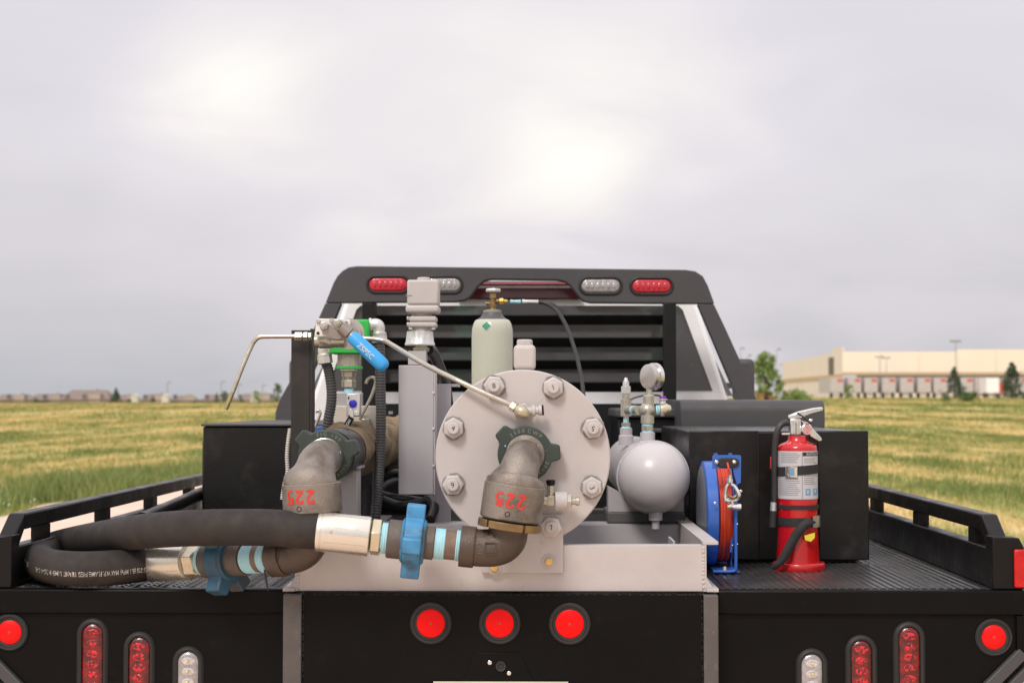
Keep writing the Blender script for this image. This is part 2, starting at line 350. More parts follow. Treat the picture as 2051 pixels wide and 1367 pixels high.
def bx(bm, lo, hi, rot=None):
    lo, hi = Vector(lo), Vector(hi); c = (lo + hi) / 2; h = (hi - lo) / 2
    vs = []
    for z in (-1, 1):
        for y in (-1, 1):
            for x in (-1, 1):
                v = Vector((x * h.x, y * h.y, z * h.z))
                if rot is not None: v = rot @ v
                vs.append(bm.verts.new(c + v))
    for f in ((0, 1, 3, 2), (4, 6, 7, 5), (0, 4, 5, 1), (2, 3, 7, 6), (0, 2, 6, 4), (1, 5, 7, 3)):
        bm.faces.new([vs[i] for i in f])
    return bm
def box(lo, hi, rot=None): return bx(NB(), lo, hi, rot)
def basis(axis):
    a = Vector(axis).normalized()
    t = Vector((0, 0, 1)) if abs(a.z) < 0.9 else Vector((0, 1, 0))
    u = t.cross(a).normalized(); v = a.cross(u)
    return a, u, v
def lathe(bm, o, axis, prof, n=32, phase=0.0, cap=True):
    """rings of (distance along axis, radius); repeat a radius pair for a sharp step"""
    a, u, v = basis(axis); o = Vector(o); rings = []
    for t, r in prof:
        if r < 1e-6: rings.append([bm.verts.new(o + a * t)])
        else: rings.append([bm.verts.new(o + a * t + (u * math.cos(phase + k * 2 * math.pi / n) + v * math.sin(phase + k * 2 * math.pi / n)) * r) for k in range(n)])
    for p, q in zip(rings, rings[1:]):
        for k in range(n):
            k2 = (k + 1) % n
            if len(p) == 1 and len(q) == 1: break
            if len(p) == 1: bm.faces.new((p[0], q[k2], q[k]))
            elif len(q) == 1: bm.faces.new((p[k], p[k2], q[0]))
            else: bm.faces.new((p[k], p[k2], q[k2], q[k]))
    if cap:
        for r in (rings[0], rings[-1]):
            if len(r) > 2: bm.faces.new(r)
    return bm
def cyl(bm, p, q, r, r2=None, n=24, phase=0.0):
    p, q = Vector(p), Vector(q); d = q - p
    return lathe(bm, p, d, [(0, r), (d.length, r if r2 is None else r2)], n, phase)
def cr_path(pts, k=6):
    """Catmull-Rom through points (each a Vector, or a (Vector, radius) pair)"""
    if len(pts) < 3: return list(pts)
    out = []; n = len(pts)
    for i in range(n - 1):
        p0, p1, p2, p3 = pts[max(0, i - 1)], pts[i], pts[i + 1], pts[min(n - 1, i + 2)]
        for j in range(k):
            t = j / k
            out.append(0.5 * ((2 * p1) + (p2 - p0) * t + (2 * p0 - 5 * p1 + 4 * p2 - p3) * t * t + (3 * p1 - p0 - 3 * p2 + p3) * t ** 3))
    out.append(pts[-1])
    return out
def frames(path):
    T = [(path[min(i + 1, len(path) - 1)] - path[max(i - 1, 0)]).normalized() for i in range(len(path))]
    a, u, v = basis(T[0]); Fs = []
    for t in T:
        u = (u - t * u.dot(t)).normalized(); v = t.cross(u); Fs.append((t, u, v))
    return Fs
def sweep(bm, path, rad, n=16, cap=True):
    rs = rad if isinstance(rad, (list, tuple)) else [rad] * len(path)
    rings = []
    for p, r, (t, u, v) in zip(path, rs, frames(path)):
        rings.append([bm.verts.new(p + (u * math.cos(2 * math.pi * k / n) + v * math.sin(2 * math.pi * k / n)) * r) for k in range(n)])
    for p, q in zip(rings, rings[1:]):
        for k in range(n): bm.faces.new((p[k], p[(k + 1) % n], q[(k + 1) % n], q[k]))
    if cap: bm.faces.new(rings[0]); bm.faces.new(rings[-1])
    return bm
def tube(bm, pts, r, n=12, k=6):
    return sweep(bm, cr_path([Vector(p) for p in pts], k), r, n)
def rtube(bm, pr, n=28, k=6):
    """sweep with a radius per control point"""
    v4 = [Vector((*p, r)) for p, r in pr]
    s = cr_path(v4, k)
    return sweep(bm, [Vector(x[:3]) for x in s], [x[3] for x in s], n)
def prism(bm, poly, off):
    """extrude a planar polygon of world points by the vector off"""
    off = Vector(off)
    a = [bm.verts.new(Vector(p)) for p in poly]; b = [bm.verts.new(Vector(p) + off) for p in poly]
    bm.faces.new(a); bm.faces.new(b[::-1])
    m = len(a)
    for i in range(m): bm.faces.new((a[i], b[i], b[(i + 1) % m], a[(i + 1) % m]))
    return bm
def ball(bm, c, r, n=20, m=10, sq=(1, 1, 1)):
    c = Vector(c); pr = []
    rings = []
    for i in range(m + 1):
        th = math.pi * i / m
        if i in (0, m): rings.append([bm.verts.new(c + Vector((0, 0, r * sq[2] * math.cos(th))))])
        else: rings.append([bm.verts.new(c + Vector((r * sq[0] * math.sin(th) * math.cos(2 * math.pi * k / n), r * sq[1] * math.sin(th) * math.sin(2 * math.pi * k / n), r * sq[2] * math.cos(th)))) for k in range(n)])
    for p, q in zip(rings, rings[1:]):
        for k in range(n):
            k2 = (k + 1) % n
            if len(p) == 1: bm.faces.new((p[0], q[k], q[k2]))
            elif len(q) == 1: bm.faces.new((p[k], q[0], p[k2]))
            else: bm.faces.new((p[k], q[k], q[k2], p[k2]))
    return bm
def hexnut(bm, o, axis, r, h, phase=0.0):
    """chamfered hexagon"""
    return lathe(bm, o, axis, [(0, r), (h * 0.82, r), (h, r * 0.86)], 6, phase)
_tx = {}
def text_geo(s, size, bold=0.012):
    key = (s, size, bold)
    if key in _tx: return _tx[key]
    cu = bpy.data.curves.new('text', 'FONT'); cu.body = s; cu.size = size; cu.align_x = 'CENTER'; cu.align_y = 'CENTER'; cu.offset = size * bold
    o = bpy.data.objects.new('text', cu); COL.objects.link(o)
    dg = bpy.context.evaluated_depsgraph_get(); dg.update()
    me = o.evaluated_get(dg).to_mesh()
    vs = [(v.co.x, v.co.y) for v in me.vertices]; fs = [list(p.vertices) for p in me.polygons]
    o.evaluated_get(dg).to_mesh_clear()
    bpy.data.objects.remove(o); bpy.data.curves.remove(cu)
    _tx[key] = (vs, fs); return vs, fs
def lettering(s, size, fn, m, parent, name='lettering', bold=0.012):
    vs, fs = text_geo(s, size, bold)
    bm = NB(); vv = [bm.verts.new(fn(x, y)) for x, y in vs]
    for f in fs:
        try: bm.faces.new([vv[i] for i in f])
        except ValueError: pass
    return obj(name, bm, m, parent, sharp=None)
def mesh_np(name, v, f, m, kind=None, parent=None):
    """many small quads or triangles from numpy arrays"""
    me = bpy.data.meshes.new(name)
    k = f.shape[1]
    me.vertices.add(len(v)); me.vertices.foreach_set('co', v.astype(np.float32).ravel())
    me.loops.add(f.size); me.loops.foreach_set('vertex_index', f.astype(np.int32).ravel())
    me.polygons.add(len(f)); me.polygons.foreach_set('loop_start', np.arange(0, f.size, k, dtype=np.int32))
    me.update(calc_edges=True); me.materials.append(m)
    o = bpy.data.objects.new(name, me); COL.objects.link(o)
    if kind: o['kind'] = kind
    if parent is not None: o.parent = parent
    return o

# ------------------------------------------------------------------ ground, lot, field
def terr(x, y):
    """the land rises a little towards the warehouse on the right and the houses on the left"""
    k = np.clip((np.asarray(y, float) - 45) / 255.0, 0, 1); k = k * k * (3 - 2 * k)
    side = 1 / (1 + np.exp(-np.asarray(x, float) / 18.0))
    return k * (1.40 + 0.92 * side)
def ground():
    ys = np.concatenate([[-60, -20, 0], np.linspace(10, 120, 45), np.linspace(130, 360, 24), [400, 500, 700, 1000, 1600, 2500]])
    xs = np.concatenate([[-1500, -700, -350], np.linspace(-200, 200, 61), [350, 700, 1500]])
    X, Y = np.meshgrid(xs, ys)
    Z = terr(X, Y) + 0.03 * np.sin(X * 0.7) * np.sin(Y * 0.4) * (np.abs(X) > 8)
    v = np.stack([X, Y, Z], -1).reshape(-1, 3)
    nx = len(xs); i, j = np.meshgrid(np.arange(len(ys) - 1), np.arange(nx - 1), indexing='ij')
    a = (i * nx + j).ravel()
    f = np.stack([a, a + 1, a + nx + 1, a + nx], -1)
    o = mesh_np('ground', v, f, G['field'], 'structure')
    o.data.polygons.foreach_set('use_smooth', [True] * len(f))
    # gravel lot the truck stands on
    ys = np.linspace(-30, 190, 111)
    l_ = -6.3 + 0.25 * np.sin(ys * 0.5) + 0.12 * np.sin(ys * 1.7); r_ = 3.4 + 0.25 * np.sin(ys * 0.45 + 2)
    ts = np.linspace(0, 1, 9)
    X = l_[:, None] * (1 - ts) + r_[:, None] * ts; Y = np.repeat(ys[:, None], 9, 1)
    Z = terr(X, Y) + 0.045
    v = np.stack([X, Y, Z], -1).reshape(-1, 3)
    i, j = np.meshgrid(np.arange(110), np.arange(8), indexing='ij'); a = (i * 9 + j).ravel()
    f = np.stack([a, a + 1, a + 10, a + 9], -1)
    mesh_np('gravel_lot', v, f, G['gravel'], 'structure')
ground()

def blades(name, cx, cy, h, w, m, nb, seed, lean=0.5, spread=0.05, flat=False):
    """tufts of tapering two-segment blades at the given places"""
    r = np.random.default_rng(seed); n = len(cx)
    cx = np.repeat(cx, nb); cy = np.repeat(cy, nb); h = np.repeat(h, nb) * r.uniform(0.55, 1.15, n * nb); w = np.repeat(w, nb)
    sp = np.repeat(np.broadcast_to(spread, (n,)), nb)
    bx_ = cx + r.normal(0, 1, n * nb) * sp; by_ = cy + r.normal(0, 1, n * nb) * sp
    bz = terr(bx_, by_)
    a = r.uniform(0, 2 * np.pi, n * nb); ln = r.uniform(0.1, 1, n * nb) * lean * h
    dx, dy = np.cos(a), np.sin(a); fa = r.uniform(0, 2 * np.pi, n * nb); px, py = np.cos(fa) * w / 2, np.sin(fa) * w / 2
    def row(t, k):
        ox = bx_ + dx * ln * t * t; oy = by_ + dy * ln * t * t; oz = bz + h * t * (1 - 0.15 * t)
        return np.stack([ox - px * k, oy - py * k, oz], -1), np.stack([ox + px * k, oy + py * k, oz], -1)
    r0, r1, r2 = row(-0.02, 1), row(0.55, 0.8), row(1.0, 0.12)
    v = np.stack([r0[0], r0[1], r1[0], r1[1], r2[0], r2[1]], 1).reshape(-1, 3)
    b = np.arange(n * nb) * 6
    f = np.concatenate([np.stack([b, b + 1, b + 3, b + 2], -1), np.stack([b + 2, b + 3, b + 5, b + 4], -1)])
    return mesh_np(name, v, f, m, 'stuff')
def field_grass():
    r = np.random.default_rng(3); X = []; Y = []
    for (y0, y1, dens) in ((11, 22, 26), (22, 40, 22), (40, 70, 9), (70, 120, 3.2), (120, 260, 0.8)):
        for side in (-1, 1):
            lim = 0.46 * y1 + 3
            nn = int((y1 - y0) * lim * dens)
            x = r.uniform(0, lim, nn) * side; y = r.uniform(y0, y1, nn)
            ok = (np.abs(x) < 0.46 * y + 3) & ((x < -6.25) | (x > 3.45)) & ~((y > 160) & (np.abs(x) < 5))
            X.append(x[ok]); Y.append(y[ok])
    X = np.concatenate(X); Y = np.concatenate(Y)
    nrm = np.sin(X * 1.3 + 0.6 * np.sin(Y * 0.35)) * np.sin(Y * 0.55 + 1.3 * np.sin(X * 0.5))
    h = 0.085 + 0.035 * nrm + r.uniform(0, 0.05, len(X)) + np.clip((Y - 60) / 900, 0, 0.1)
    w = 0.008 + np.clip(Y - 15, 0, 300) * 0.0005
    blades('field_grass', X, Y, h, w, G['blade'], 6, 11, 0.8, 0.07 + np.clip(Y - 20, 0, 200) * 0.002)
    # tall green weeds along the left edge of the lot, thinner clumps elsewhere
    cx = []; cy = []; hh = []
    def clump(px, py, hgt, n, sx, sy):
        y = EYE * F / (py - 806); x = 0.081 + (px - 1070) * y / F
        for _ in range(n):
            cx.append(x + r.normal(0, sx)); cy.append(y + r.normal(0, sy)); hh.append(hgt * r.uniform(0.55, 1.1))
    for px, py, hg, n in ((380, 958, 0.42, 130), (330, 968, 0.45, 130), (280, 978, 0.40, 120), (230, 985, 0.40, 150), (180, 995, 0.46, 200), (130, 1003, 0.50, 230), (150, 975, 0.35, 90),
                          (60, 965, 0.20, 60), (260, 950, 0.25, 60), (420, 945, 0.32, 70), (205, 965, 0.3, 60)):
        clump(px, py, hg, n, 0.32, 0.9)
    for px, py, hg, n in ((112, 893, 0.24, 40), (220, 890, 0.22, 30), (15, 873, 0.25, 40), (285, 880, 0.24, 30), (350, 882, 0.25, 30), (1870, 905, 0.22, 30), (1960, 870, 0.2, 30), (1800, 890, 0.2, 20), (2020, 985, 0.14, 40), (1790, 960, 0.14, 30), (1900, 985, 0.12, 30)):
        clump(px, py, hg, n, 0.5, 1.0)
    for _ in range(90):
        y = 24 + 75 * r.uniform(0, 1) ** 1.6; sd = -1 if r.uniform() < 0.55 else 1
        x = sd * r.uniform(6.5, max(7.5, 0.36 * y)) if sd < 0 else r.uniform(4.2, max(5.5, 0.36 * y))
        n_ = int(r.uniform(10, 34)); sx = r.uniform(0.2, 0.6)
        for _k in range(n_):
            cx.append(x + r.normal(0, sx)); cy.append(y + r.normal(0, sx * 1.6)); hh.append(r.uniform(0.10, 0.24))
    blades('tall_weeds', np.array(cx), np.array(cy), np.array(hh), np.full(len(cx), 0.011), G['weed'], 12, 5, 0.55, 0.08)
    # small pale clover flowers by the lot's edge
    n = 120
    x = r.uniform(-8.6, -6.4, n); y = r.uniform(17.5, 26, n); z = r.uniform(0.05, 0.16, n); s = 0.009
    v = np.stack([np.stack([x - s, y, z - s], -1), np.stack([x + s, y, z - s], -1), np.stack([x + s, y + 0.01, z + s], -1), np.stack([x - s, y + 0.01, z + s], -1)], 1).reshape(-1, 3)
    mesh_np('clover_flowers', v, np.arange(n * 4).reshape(-1, 4), G['paintwhite'], 'stuff')
field_grass()

# ------------------------------------------------------------------ far buildings, trees, poles
def gz(x, y): return float(terr(x, y))
def base(px, Y):
    p = P(px, 806, Y); return Vector((p.x, Y, gz(p.x, Y)))

def warehouse():
    Y = 340.0; s = F / Y
    b = base(1688, Y); z0 = b.z - 0.3
    t = thing('warehouse', 'long cream warehouse with a dark dock band behind the row of trailers', 'warehouse', (b.x + 40, Y, z0))
    def zz(py, YY=Y): return P(1700, py, YY).z
    xr = b.x + 120; H = zz(704)
    npan = 15; pw = 8.0
    # upper wall: each tilt-up panel is a part
    for k in range(npan):
        top = H + (0.45 if k in (3, 4) else 0) + (1.5 if k == npan - 1 or k > 9 else 0)
        obj('wall_panel', box((b.x + k * pw + 0.03, Y, zz(745)), (b.x + (k + 1) * pw - 0.03, Y + 0.4, top)), G['beige'], t)
    obj('roof', box((b.x + 0.3, Y + 0.4, H - 0.8), (xr - 0.3, Y + 90, H - 0.5)), G['trim'], t)
    obj('tan_stripe', box((b.x, Y - 0.1, zz(751)), (xr, Y + 0.4, zz(745))), G['docktan'], t)
    obj('dock_canopy', box((b.x + 3, Y - 1.2, zz(757)), (xr, Y + 0.4, zz(751))), G['dockdark'], t)
    obj('dock_wall', box((b.x, Y + 0.2, z0), (xr, Y + 0.5, zz(757))), G['beige2'], t)
    for k in range(22):
        x = b.x + 4 + k * 3.9
        obj('dock_door', box((x, Y + 0.12, z0 + 1.2), (x + 2.7, Y + 0.22, z0 + 4.4)), G['trim'], t)
    # side wall runs back to the left: its far corner shows at x = 1568
    Y2 = 415.0; e = P(1568, 806, Y2)
    d = Vector((e.x - b.x, Y2 - Y, 0)); nrm = Vector((-d.y, d.x, 0)).normalized(); n = 6
    Hs = P(1690, 703, Y).z
    for k in range(n):
        p = Vector((b.x, Y, z0)) + d * (k / n); q = Vector((b.x, Y, z0)) + d * ((k + 0.985) / n)
        h = Hs - z0 + (0.9 if k == 0 else 0) - 0.1 * k
        obj('side_wall_panel', prism(NB(), [p, q, q + Vector((0, 0, h)), p + Vector((0, 0, h))], -nrm * 0.4), G['beige2'], t)
    st = (Vector((b.x, Y, z0 + 4.7)) - nrm * -0.1)
    obj('side_stripe', prism(NB(), [st, st + d, st + d + Vector((0, 0, 0.7)), st + Vector((0, 0, 0.7))], nrm * 0.15), G['docktan'], t)
    w = Vector((b.x, Y, z0 + 5.2)) + d * 0.12 + nrm * 0.05
    obj('stair_window', prism(NB(), [w, w + d * 0.07, w + d * 0.07 + Vector((0, 0, 4)), w + Vector((0, 0, 4))], nrm * 0.12), G['dockdark'], t)
warehouse()

def trailers():
    first = None
    def build():
        t = thing('box_trailer', '', 'trailer', (0, 0, 0), 'trailers backed along the warehouse docks')
        obj('body', box((-1.3, 0, 1.1), (1.3, 13, 4.05)), G['trailer'], t)
        for s in (-1, 1): obj('rear_door', box((min(0.03 * s, 1.18 * s), -0.05, 1.25), (max(0.03 * s, 1.18 * s), -0.003, 3.85)), G['trailer'], t)
        obj('bumper', box((-1.25, -0.12, 0.55), (1.25, 0, 0.7)), G['polegrey'], t)
        obj('red_panel', box((0.1, -0.08, 3.2), (1.1, -0.052, 3.75)), G['trailred'], t)
        for s in (-1, 1):
            obj('wheel', lathe(NB(), (s * 1.2, 1.2, 0.52), (s, 0, 0), [(-0.5, 0.5), (0, 0.52), (0.02, 0.3)], 14), G['tyre'], t)
        return t
    spots = [(1677, 'white box trailer nearest the warehouse corner'), (1712, 'white box trailer partly behind the round green bush'), (1745, 'white box trailer just right of the green bush'),
             (1781, 'white box trailer below the paired light poles'), (1817, 'white box trailer right of the paired light poles'), (1852, 'white box trailer midway between bush and dark evergreen'),
             (1884, 'white box trailer just left of the dark evergreen'), (1937, 'white box trailer just right of the dark evergreen'), (1966, 'white box trailer behind the grey green shrub'),
             (2046, 'white box trailer cut by the right edge of the photo')]
    for i, (px, lab) in enumerate(spots):
        b = base(px, 318)
        if first is None: o = first = build()
        else:
            o = first.copy(); COL.objects.link(o)
            for ch in first.children:
                c = ch.copy(); COL.objects.link(c); c.parent = o
        o['label'] = lab; o.location = (b.x, 318, b.z)
    # white straight truck among them
    b = base(1990, 312)
    t = thing('delivery_truck', 'small white truck with a red side between two trailers', 'truck', b)
    obj('cargo_box', box((b.x - 1.3, 312, b.z + 1), (b.x + 1.1, 317, b.z + 3.9)), G['white'], t)
    obj('red_side', box((b.x + 1.12, 312.1, b.z + 0.9), (b.x + 2.2, 316, b.z + 2.9)), G['trailred'], t)
    obj('chassis', box((b.x - 1.3, 312, b.z + 0.5), (b.x + 2.2, 319, b.z + 0.8)), G['dockdark'], t)
    for s in (-1, 1): obj('wheel', lathe(NB(), (b.x + s * 1.2, 313, b.z + 0.5), (s, 0, 0), [(-0.4, 0.48), (0, 0.5), (0.02, 0.3)], 14), G['tyre'], t)
trailers()

def light_pole(px, top, Y, label, arms=2, r=0.07):
    b = base(px, Y); zt = P(px, top, Y).z
    t = thing('light_pole', label, 'light pole', b)
    obj('pole', cyl(NB(), b - Vector((0, 0, 0.4)), (b.x, b.y, zt), r, r * 0.7, 10), G['polegrey'], t)
    w = 0.75
    for s in ((-1, 1) if arms == 2 else (1,)):
        obj('lamp_head', box((b.x + (0.1 if s > 0 else -w - 0.1), b.y - 0.2, zt - 0.05), (b.x + (w + 0.1 if s > 0 else -0.1), b.y + 0.2, zt + 0.2)), G['polegrey'], t)
light_pole(1915, 684, 250, 'tall grey light pole rising behind the dark evergreen tree')
light_pole(1483, 698, 300, 'grey light pole left of the loose green tree, next to the rack leg', 1)
light_pole(1556, 700, 300, 'grey light pole just right of the loose green tree top', 1)
light_pole(1498, 712, 340, 'shorter far light pole left of the loose green tree', 1)
light_pole(1762, 715, 330, 'left one of the paired light poles before the cream wall', 2)
light_pole(1776, 717, 330, 'right one of the paired light poles before the cream wall', 2)
light_pole(443, 765, 360, 'thin grey light pole by the dark clump of trees on the left', 1, 0.1)
light_pole(477, 770, 380, 'thin grey light pole right of the dark clump of trees', 1, 0.1)
light_pole(525, 772, 380, 'thin grey light pole beside the roofs near the truck rack', 1, 0.1)
light_pole(335, 766, 380, 'pale thin pole standing between two brown roofs', 1, 0.12)

def tree(px, top, bot, Y, width, label, m='leafmid', kind='round', cat='tree', n=900, name=None, leaf=None, dens=1.0, group=None):
    b = base(px, Y); s = Y / F
    zt = P(px, top, Y).z; h = zt - b.z; rw = width * s / 2
    t = thing(name or {'round': 'leafy_tree', 'cone': 'evergreen_tree', 'bush': 'bush'}[kind], label, cat, b, group)
    r = np.random.default_rng(int(px * 7 + top))
    bm = NB()
    tr = max(0.05, h * 0.02)
    cyl(bm, b - Vector((0, 0, 0.3)), b + Vector((0, 0, h * 0.82)), tr * 1.6, tr * 0.4, 8)
    for k in range(7):
        a = r.uniform(0, 6.28); z = h * r.uniform(0.25, 0.65); L = rw * r.uniform(0.5, 0.9)
        cyl(bm, b + Vector((0, 0, z)), b + Vector((math.cos(a) * L, math.sin(a) * L, z + h * 0.15)), tr * 0.5, tr * 0.15, 6)
    obj('trunk', bm, G['bark'], t)
    # crown: leaf faces gathered in clumps of uneven size spread through the crown's volume
    nc = 46 if kind == 'round' else 60
    u = r.uniform(0, 1, nc); a = r.uniform(0, 2 * np.pi, nc)
    if kind == 'cone':
        zc = 0.06 + 0.92 * u ** 1.25; rad = (1.02 - zc) * np.sqrt(r.uniform(0.1, 1, nc)) * 1.0; cr = 0.20 * (1.15 - zc) * rw * 2 * r.uniform(0.7, 1.2, nc)
    elif kind == 'bush':
        zc = u * 0.75; rad = np.sqrt(r.uniform(0, 1, nc)) * np.sqrt(np.clip(1 - zc ** 2, 0, 1)); cr = 0.28 * rw * r.uniform(0.6, 1.2, nc)
    else:
        zc = 0.14 + 0.82 * u; prof = np.interp(zc, [0, 0.2, 0.45, 0.7, 0.9, 1.0], [0.55, 0.95, 0.85, 0.62, 0.35, 0.1]); rad = prof * np.sqrt(r.uniform(0, 1, nc)); cr = 0.26 * rw * r.uniform(0.5, 1.3, nc)
    cx = np.cos(a) * rad * rw; cy = np.sin(a) * rad * rw; cz = zc * h
    ci = r.integers(0, nc, n); d = r.normal(0, 1, (n, 3)); d /= np.linalg.norm(d, axis=1, keepdims=True); d *= (r.uniform(0.3, 1, (n, 1))) * cr[ci][:, None]
    c = np.stack([cx[ci], cy[ci], cz[ci]], -1) + d; c[:, 2] = np.maximum(c[:, 2], 0.03)
    c[:, 2] = np.minimum(c[:, 2], h)
    ls = (leaf or 0.06 * rw + 0.05) * r.uniform(0.6, 1.3, (n, 1))
    p = r.normal(0, 1, (n, 3)); p /= np.linalg.norm(p, axis=1, keepdims=True)
    q = np.cross(p, r.normal(0, 1, (n, 3))); q /= np.linalg.norm(q, axis=1, keepdims=True)
    v = np.stack([c - p * ls, c - q * ls * 0.6, c + p * ls, c + q * ls * 0.6], 1).reshape(-1, 3)
    o = mesh_np('crown', v, np.arange(n * 4).reshape(-1, 4), G[m], None, t)
    return t
tree(1533, 704, 800, 150, 84, 'loose light green young tree beside the black headache rack', 'leaf', 'round', n=3600, leaf=0.13)
tree(1590, 772, 800, 150, 60, 'low light green bush at the foot of the young tree', 'leaf', 'bush', 'bush', n=1500, leaf=0.12)
tree(1700, 762, 797, 240, 24, 'small round light green bush in front of the trailers', 'leaf', 'bush', 'bush', n=700)
tree(1912, 734, 797, 240, 52, 'dark pointed evergreen tree below the tall light pole', 'leafdark', 'cone', n=1800)
tree(2027, 722, 797, 235, 58, 'dark pointed evergreen tree nearest the right edge of the photo', 'leafdark', 'cone', n=1800)
tree(1940, 780, 800, 200, 42, 'low grey green shrub right of the dark evergreen', 'leafmid', 'bush', 'shrub', n=800)
tree(1895, 787, 800, 200, 20, 'tiny green shrub left of the grey green shrub', 'leafmid', 'bush', 'shrub', n=400)
tree(1622, 784, 800, 170, 22, 'small pale green shrub between young tree and trailers', 'leaf', 'bush', 'shrub', n=400)
tree(232, 776, 806, 330, 26, 'dark conical evergreen right of the largest brown roof', 'leafdark', 'cone', n=1300)
tree(306, 792, 806, 340, 13, 'small dark evergreen in front of the middle roofs', 'leafdark', 'cone', n=500)
tree(434, 785, 806, 330, 14, 'left one of two dark evergreens by the thin pole', 'leafdark', 'cone', n=500)
tree(450, 783, 806, 340, 24, 'wider right one of two dark trees by the thin pole', 'leafdark', 'round', n=800)
tree(513, 782, 806, 330, 22, 'light green round tree before the roofs near the rack', 'leaf', 'round', n=800)
tree(556, 768, 806, 300, 26, 'taller green tree just left of the black rack leg', 'leafmid', 'round', n=1000)
tree(72, 793, 806, 340, 12, 'small olive shrub under the long low roof at far left', 'leafmid', 'bush', 'shrub', n=300)
tree(258, 796, 806, 340, 12, 'small olive shrub right of the conical evergreen', 'leafmid', 'bush', 'shrub', n=300)
tree(484, 797, 806, 350, 12, 'small olive shrub between two tan houses', 'leafmid', 'bush', 'shrub', n=300)

def house(x0, x1, ridge, eave, Y, label, hip=0.25, garage=True):
    a, c = base(x0, Y), base(x1, Y); z0 = min(a.z, c.z) - 0.2
    zr = P(x0, ridge, Y).z; ze = P(x0, eave, Y).z
    t = thing('brown_house', label, 'house', ((a.x + c.x) / 2, Y, z0), 'brown roofed houses beyond the field')
    D = 9.0; w = c.x - a.x; o = 0.4
    obj('wall', box((a.x + o, Y, z0), (c.x - o, Y + D, ze)), G['housewall'], t)
    k = w * hip
    e = [Vector((a.x, Y - o, ze)), Vector((c.x, Y - o, ze)), Vector((c.x, Y + D + o, ze)), Vector((a.x, Y + D + o, ze))]
    rp = [Vector((a.x + k, Y + D / 2, zr)), Vector((c.x - k, Y + D / 2, zr))]
    bm = NB(); v = [bm.verts.new(p) for p in e + rp]
    for f in ((0, 1, 5, 4), (2, 3, 4, 5), (1, 2, 5), (3, 0, 4), (3, 2, 1, 0)): bm.faces.new([v[i] for i in f])
    rf = obj('roof', bm, G['houseroof'], t)
    obj('chimney', box((a.x + w * 0.62, Y + D / 2 + 0.3, zr - 0.8), (a.x + w * 0.62 + 0.6, Y + D / 2 + 0.9, zr + 0.25)), G['housewall'], rf)
    m = max(2, int(w / 3.2))
    for i in range(m):
        x = a.x + w * (i + 0.5) / m
        obj('window', box((x - 0.55, Y - 0.05, z0 + 1.2), (x + 0.55, Y - 0.003, z0 + 2.3)), G['winblue'], t)
    if garage: obj('garage_door', box((a.x + w * 0.60, Y - 0.09, z0 + 0.1), (a.x + w * 0.60 + 2.6, Y - 0.052, z0 + 2.2)), G['garage'], t)
house(-30, 66, 789, 801, 400, 'low brown house cut by the left edge of the photo')
house(40, 140, 788, 801, 410, 'long low brown roofed house left of the largest roof')
house(118, 220, 780, 800, 390, 'largest brown roofed house left of the conical evergreen', 0.15)
house(226, 272, 789, 802, 420, 'small brown roofed house right of the conical evergreen')
house(276, 336, 788, 802, 410, 'brown roofed house behind the small dark evergreen')
house(338, 390, 791, 802, 415, 'narrow brown roofed house right of the pale thin pole')
house(396, 470, 789, 802, 410, 'brown roofed house behind the pair of dark trees')
house(466, 556, 787, 802, 410, 'brown roofed house behind the light green round tree', 0.2)
for px, lab in ((268, 'white shed at the field edge left of the middle roofs'), (330, 'white shed beside the pale thin pole'), (508, 'tiny white shed below the light green round tree')):
    b = base(px, 350)
    t = thing('garden_shed', lab, 'shed', b)
    obj('wall', box((b.x - 0.7, 350, b.z - 0.1), (b.x + 0.7, 352, b.z + 1.5)), G['trim'], t)
    obj('roof', prism(NB(), [(b.x - 0.85, 349.9, b.z + 1.5), (b.x + 0.85, 349.9, b.z + 1.5), (b.x, 349.9, b.z + 2.0)], (0, 2.2, 0)), G['trim'], t)
b = base(1518, 210)
t = thing('parked_car', 'red car parked behind the loose green young tree', 'car', b)
obj('body', prism(NB(), [(b.x - 2, 210, b.z + 0.35), (b.x + 2, 210, b.z + 0.35), (b.x + 2, 210, b.z + 0.85), (b.x + 1.1, 210, b.z + 0.95), (b.x + 0.6, 210, b.z + 1.45), (b.x - 0.9, 210, b.z + 1.45), (b.x - 1.5, 210, b.z + 0.95), (b.x - 2, 210, b.z + 0.85)], (0, 1.7, 0)), G['trailred'], t, bevel=0.08)
obj('side_window', prism(NB(), [(b.x - 1.3, 209.98, b.z + 0.97), (b.x + 0.9, 209.98, b.z + 0.97), (b.x + 0.5, 209.98, b.z + 1.38), (b.x - 0.85, 209.98, b.z + 1.38)], (0, 0.01, 0)), G['winblue'], t)
for s in (-1.2, 1.2): obj('wheel', lathe(NB(), (b.x + s, 210.02, b.z + 0.33), (0, -1, 0), [(-0.2, 0.33), (0.02, 0.33), (0.03, 0.2)], 16), G['tyre'], t)

# ------------------------------------------------------------------ the truck
ZD = EYE - 0.441                # top of the deck
YT = 3.85                       # rear edge of the deck
truck = thing('flatbed_truck', 'black flatbed work truck with white cab seen from behind its tail', 'truck', (0, 5.5, 0))

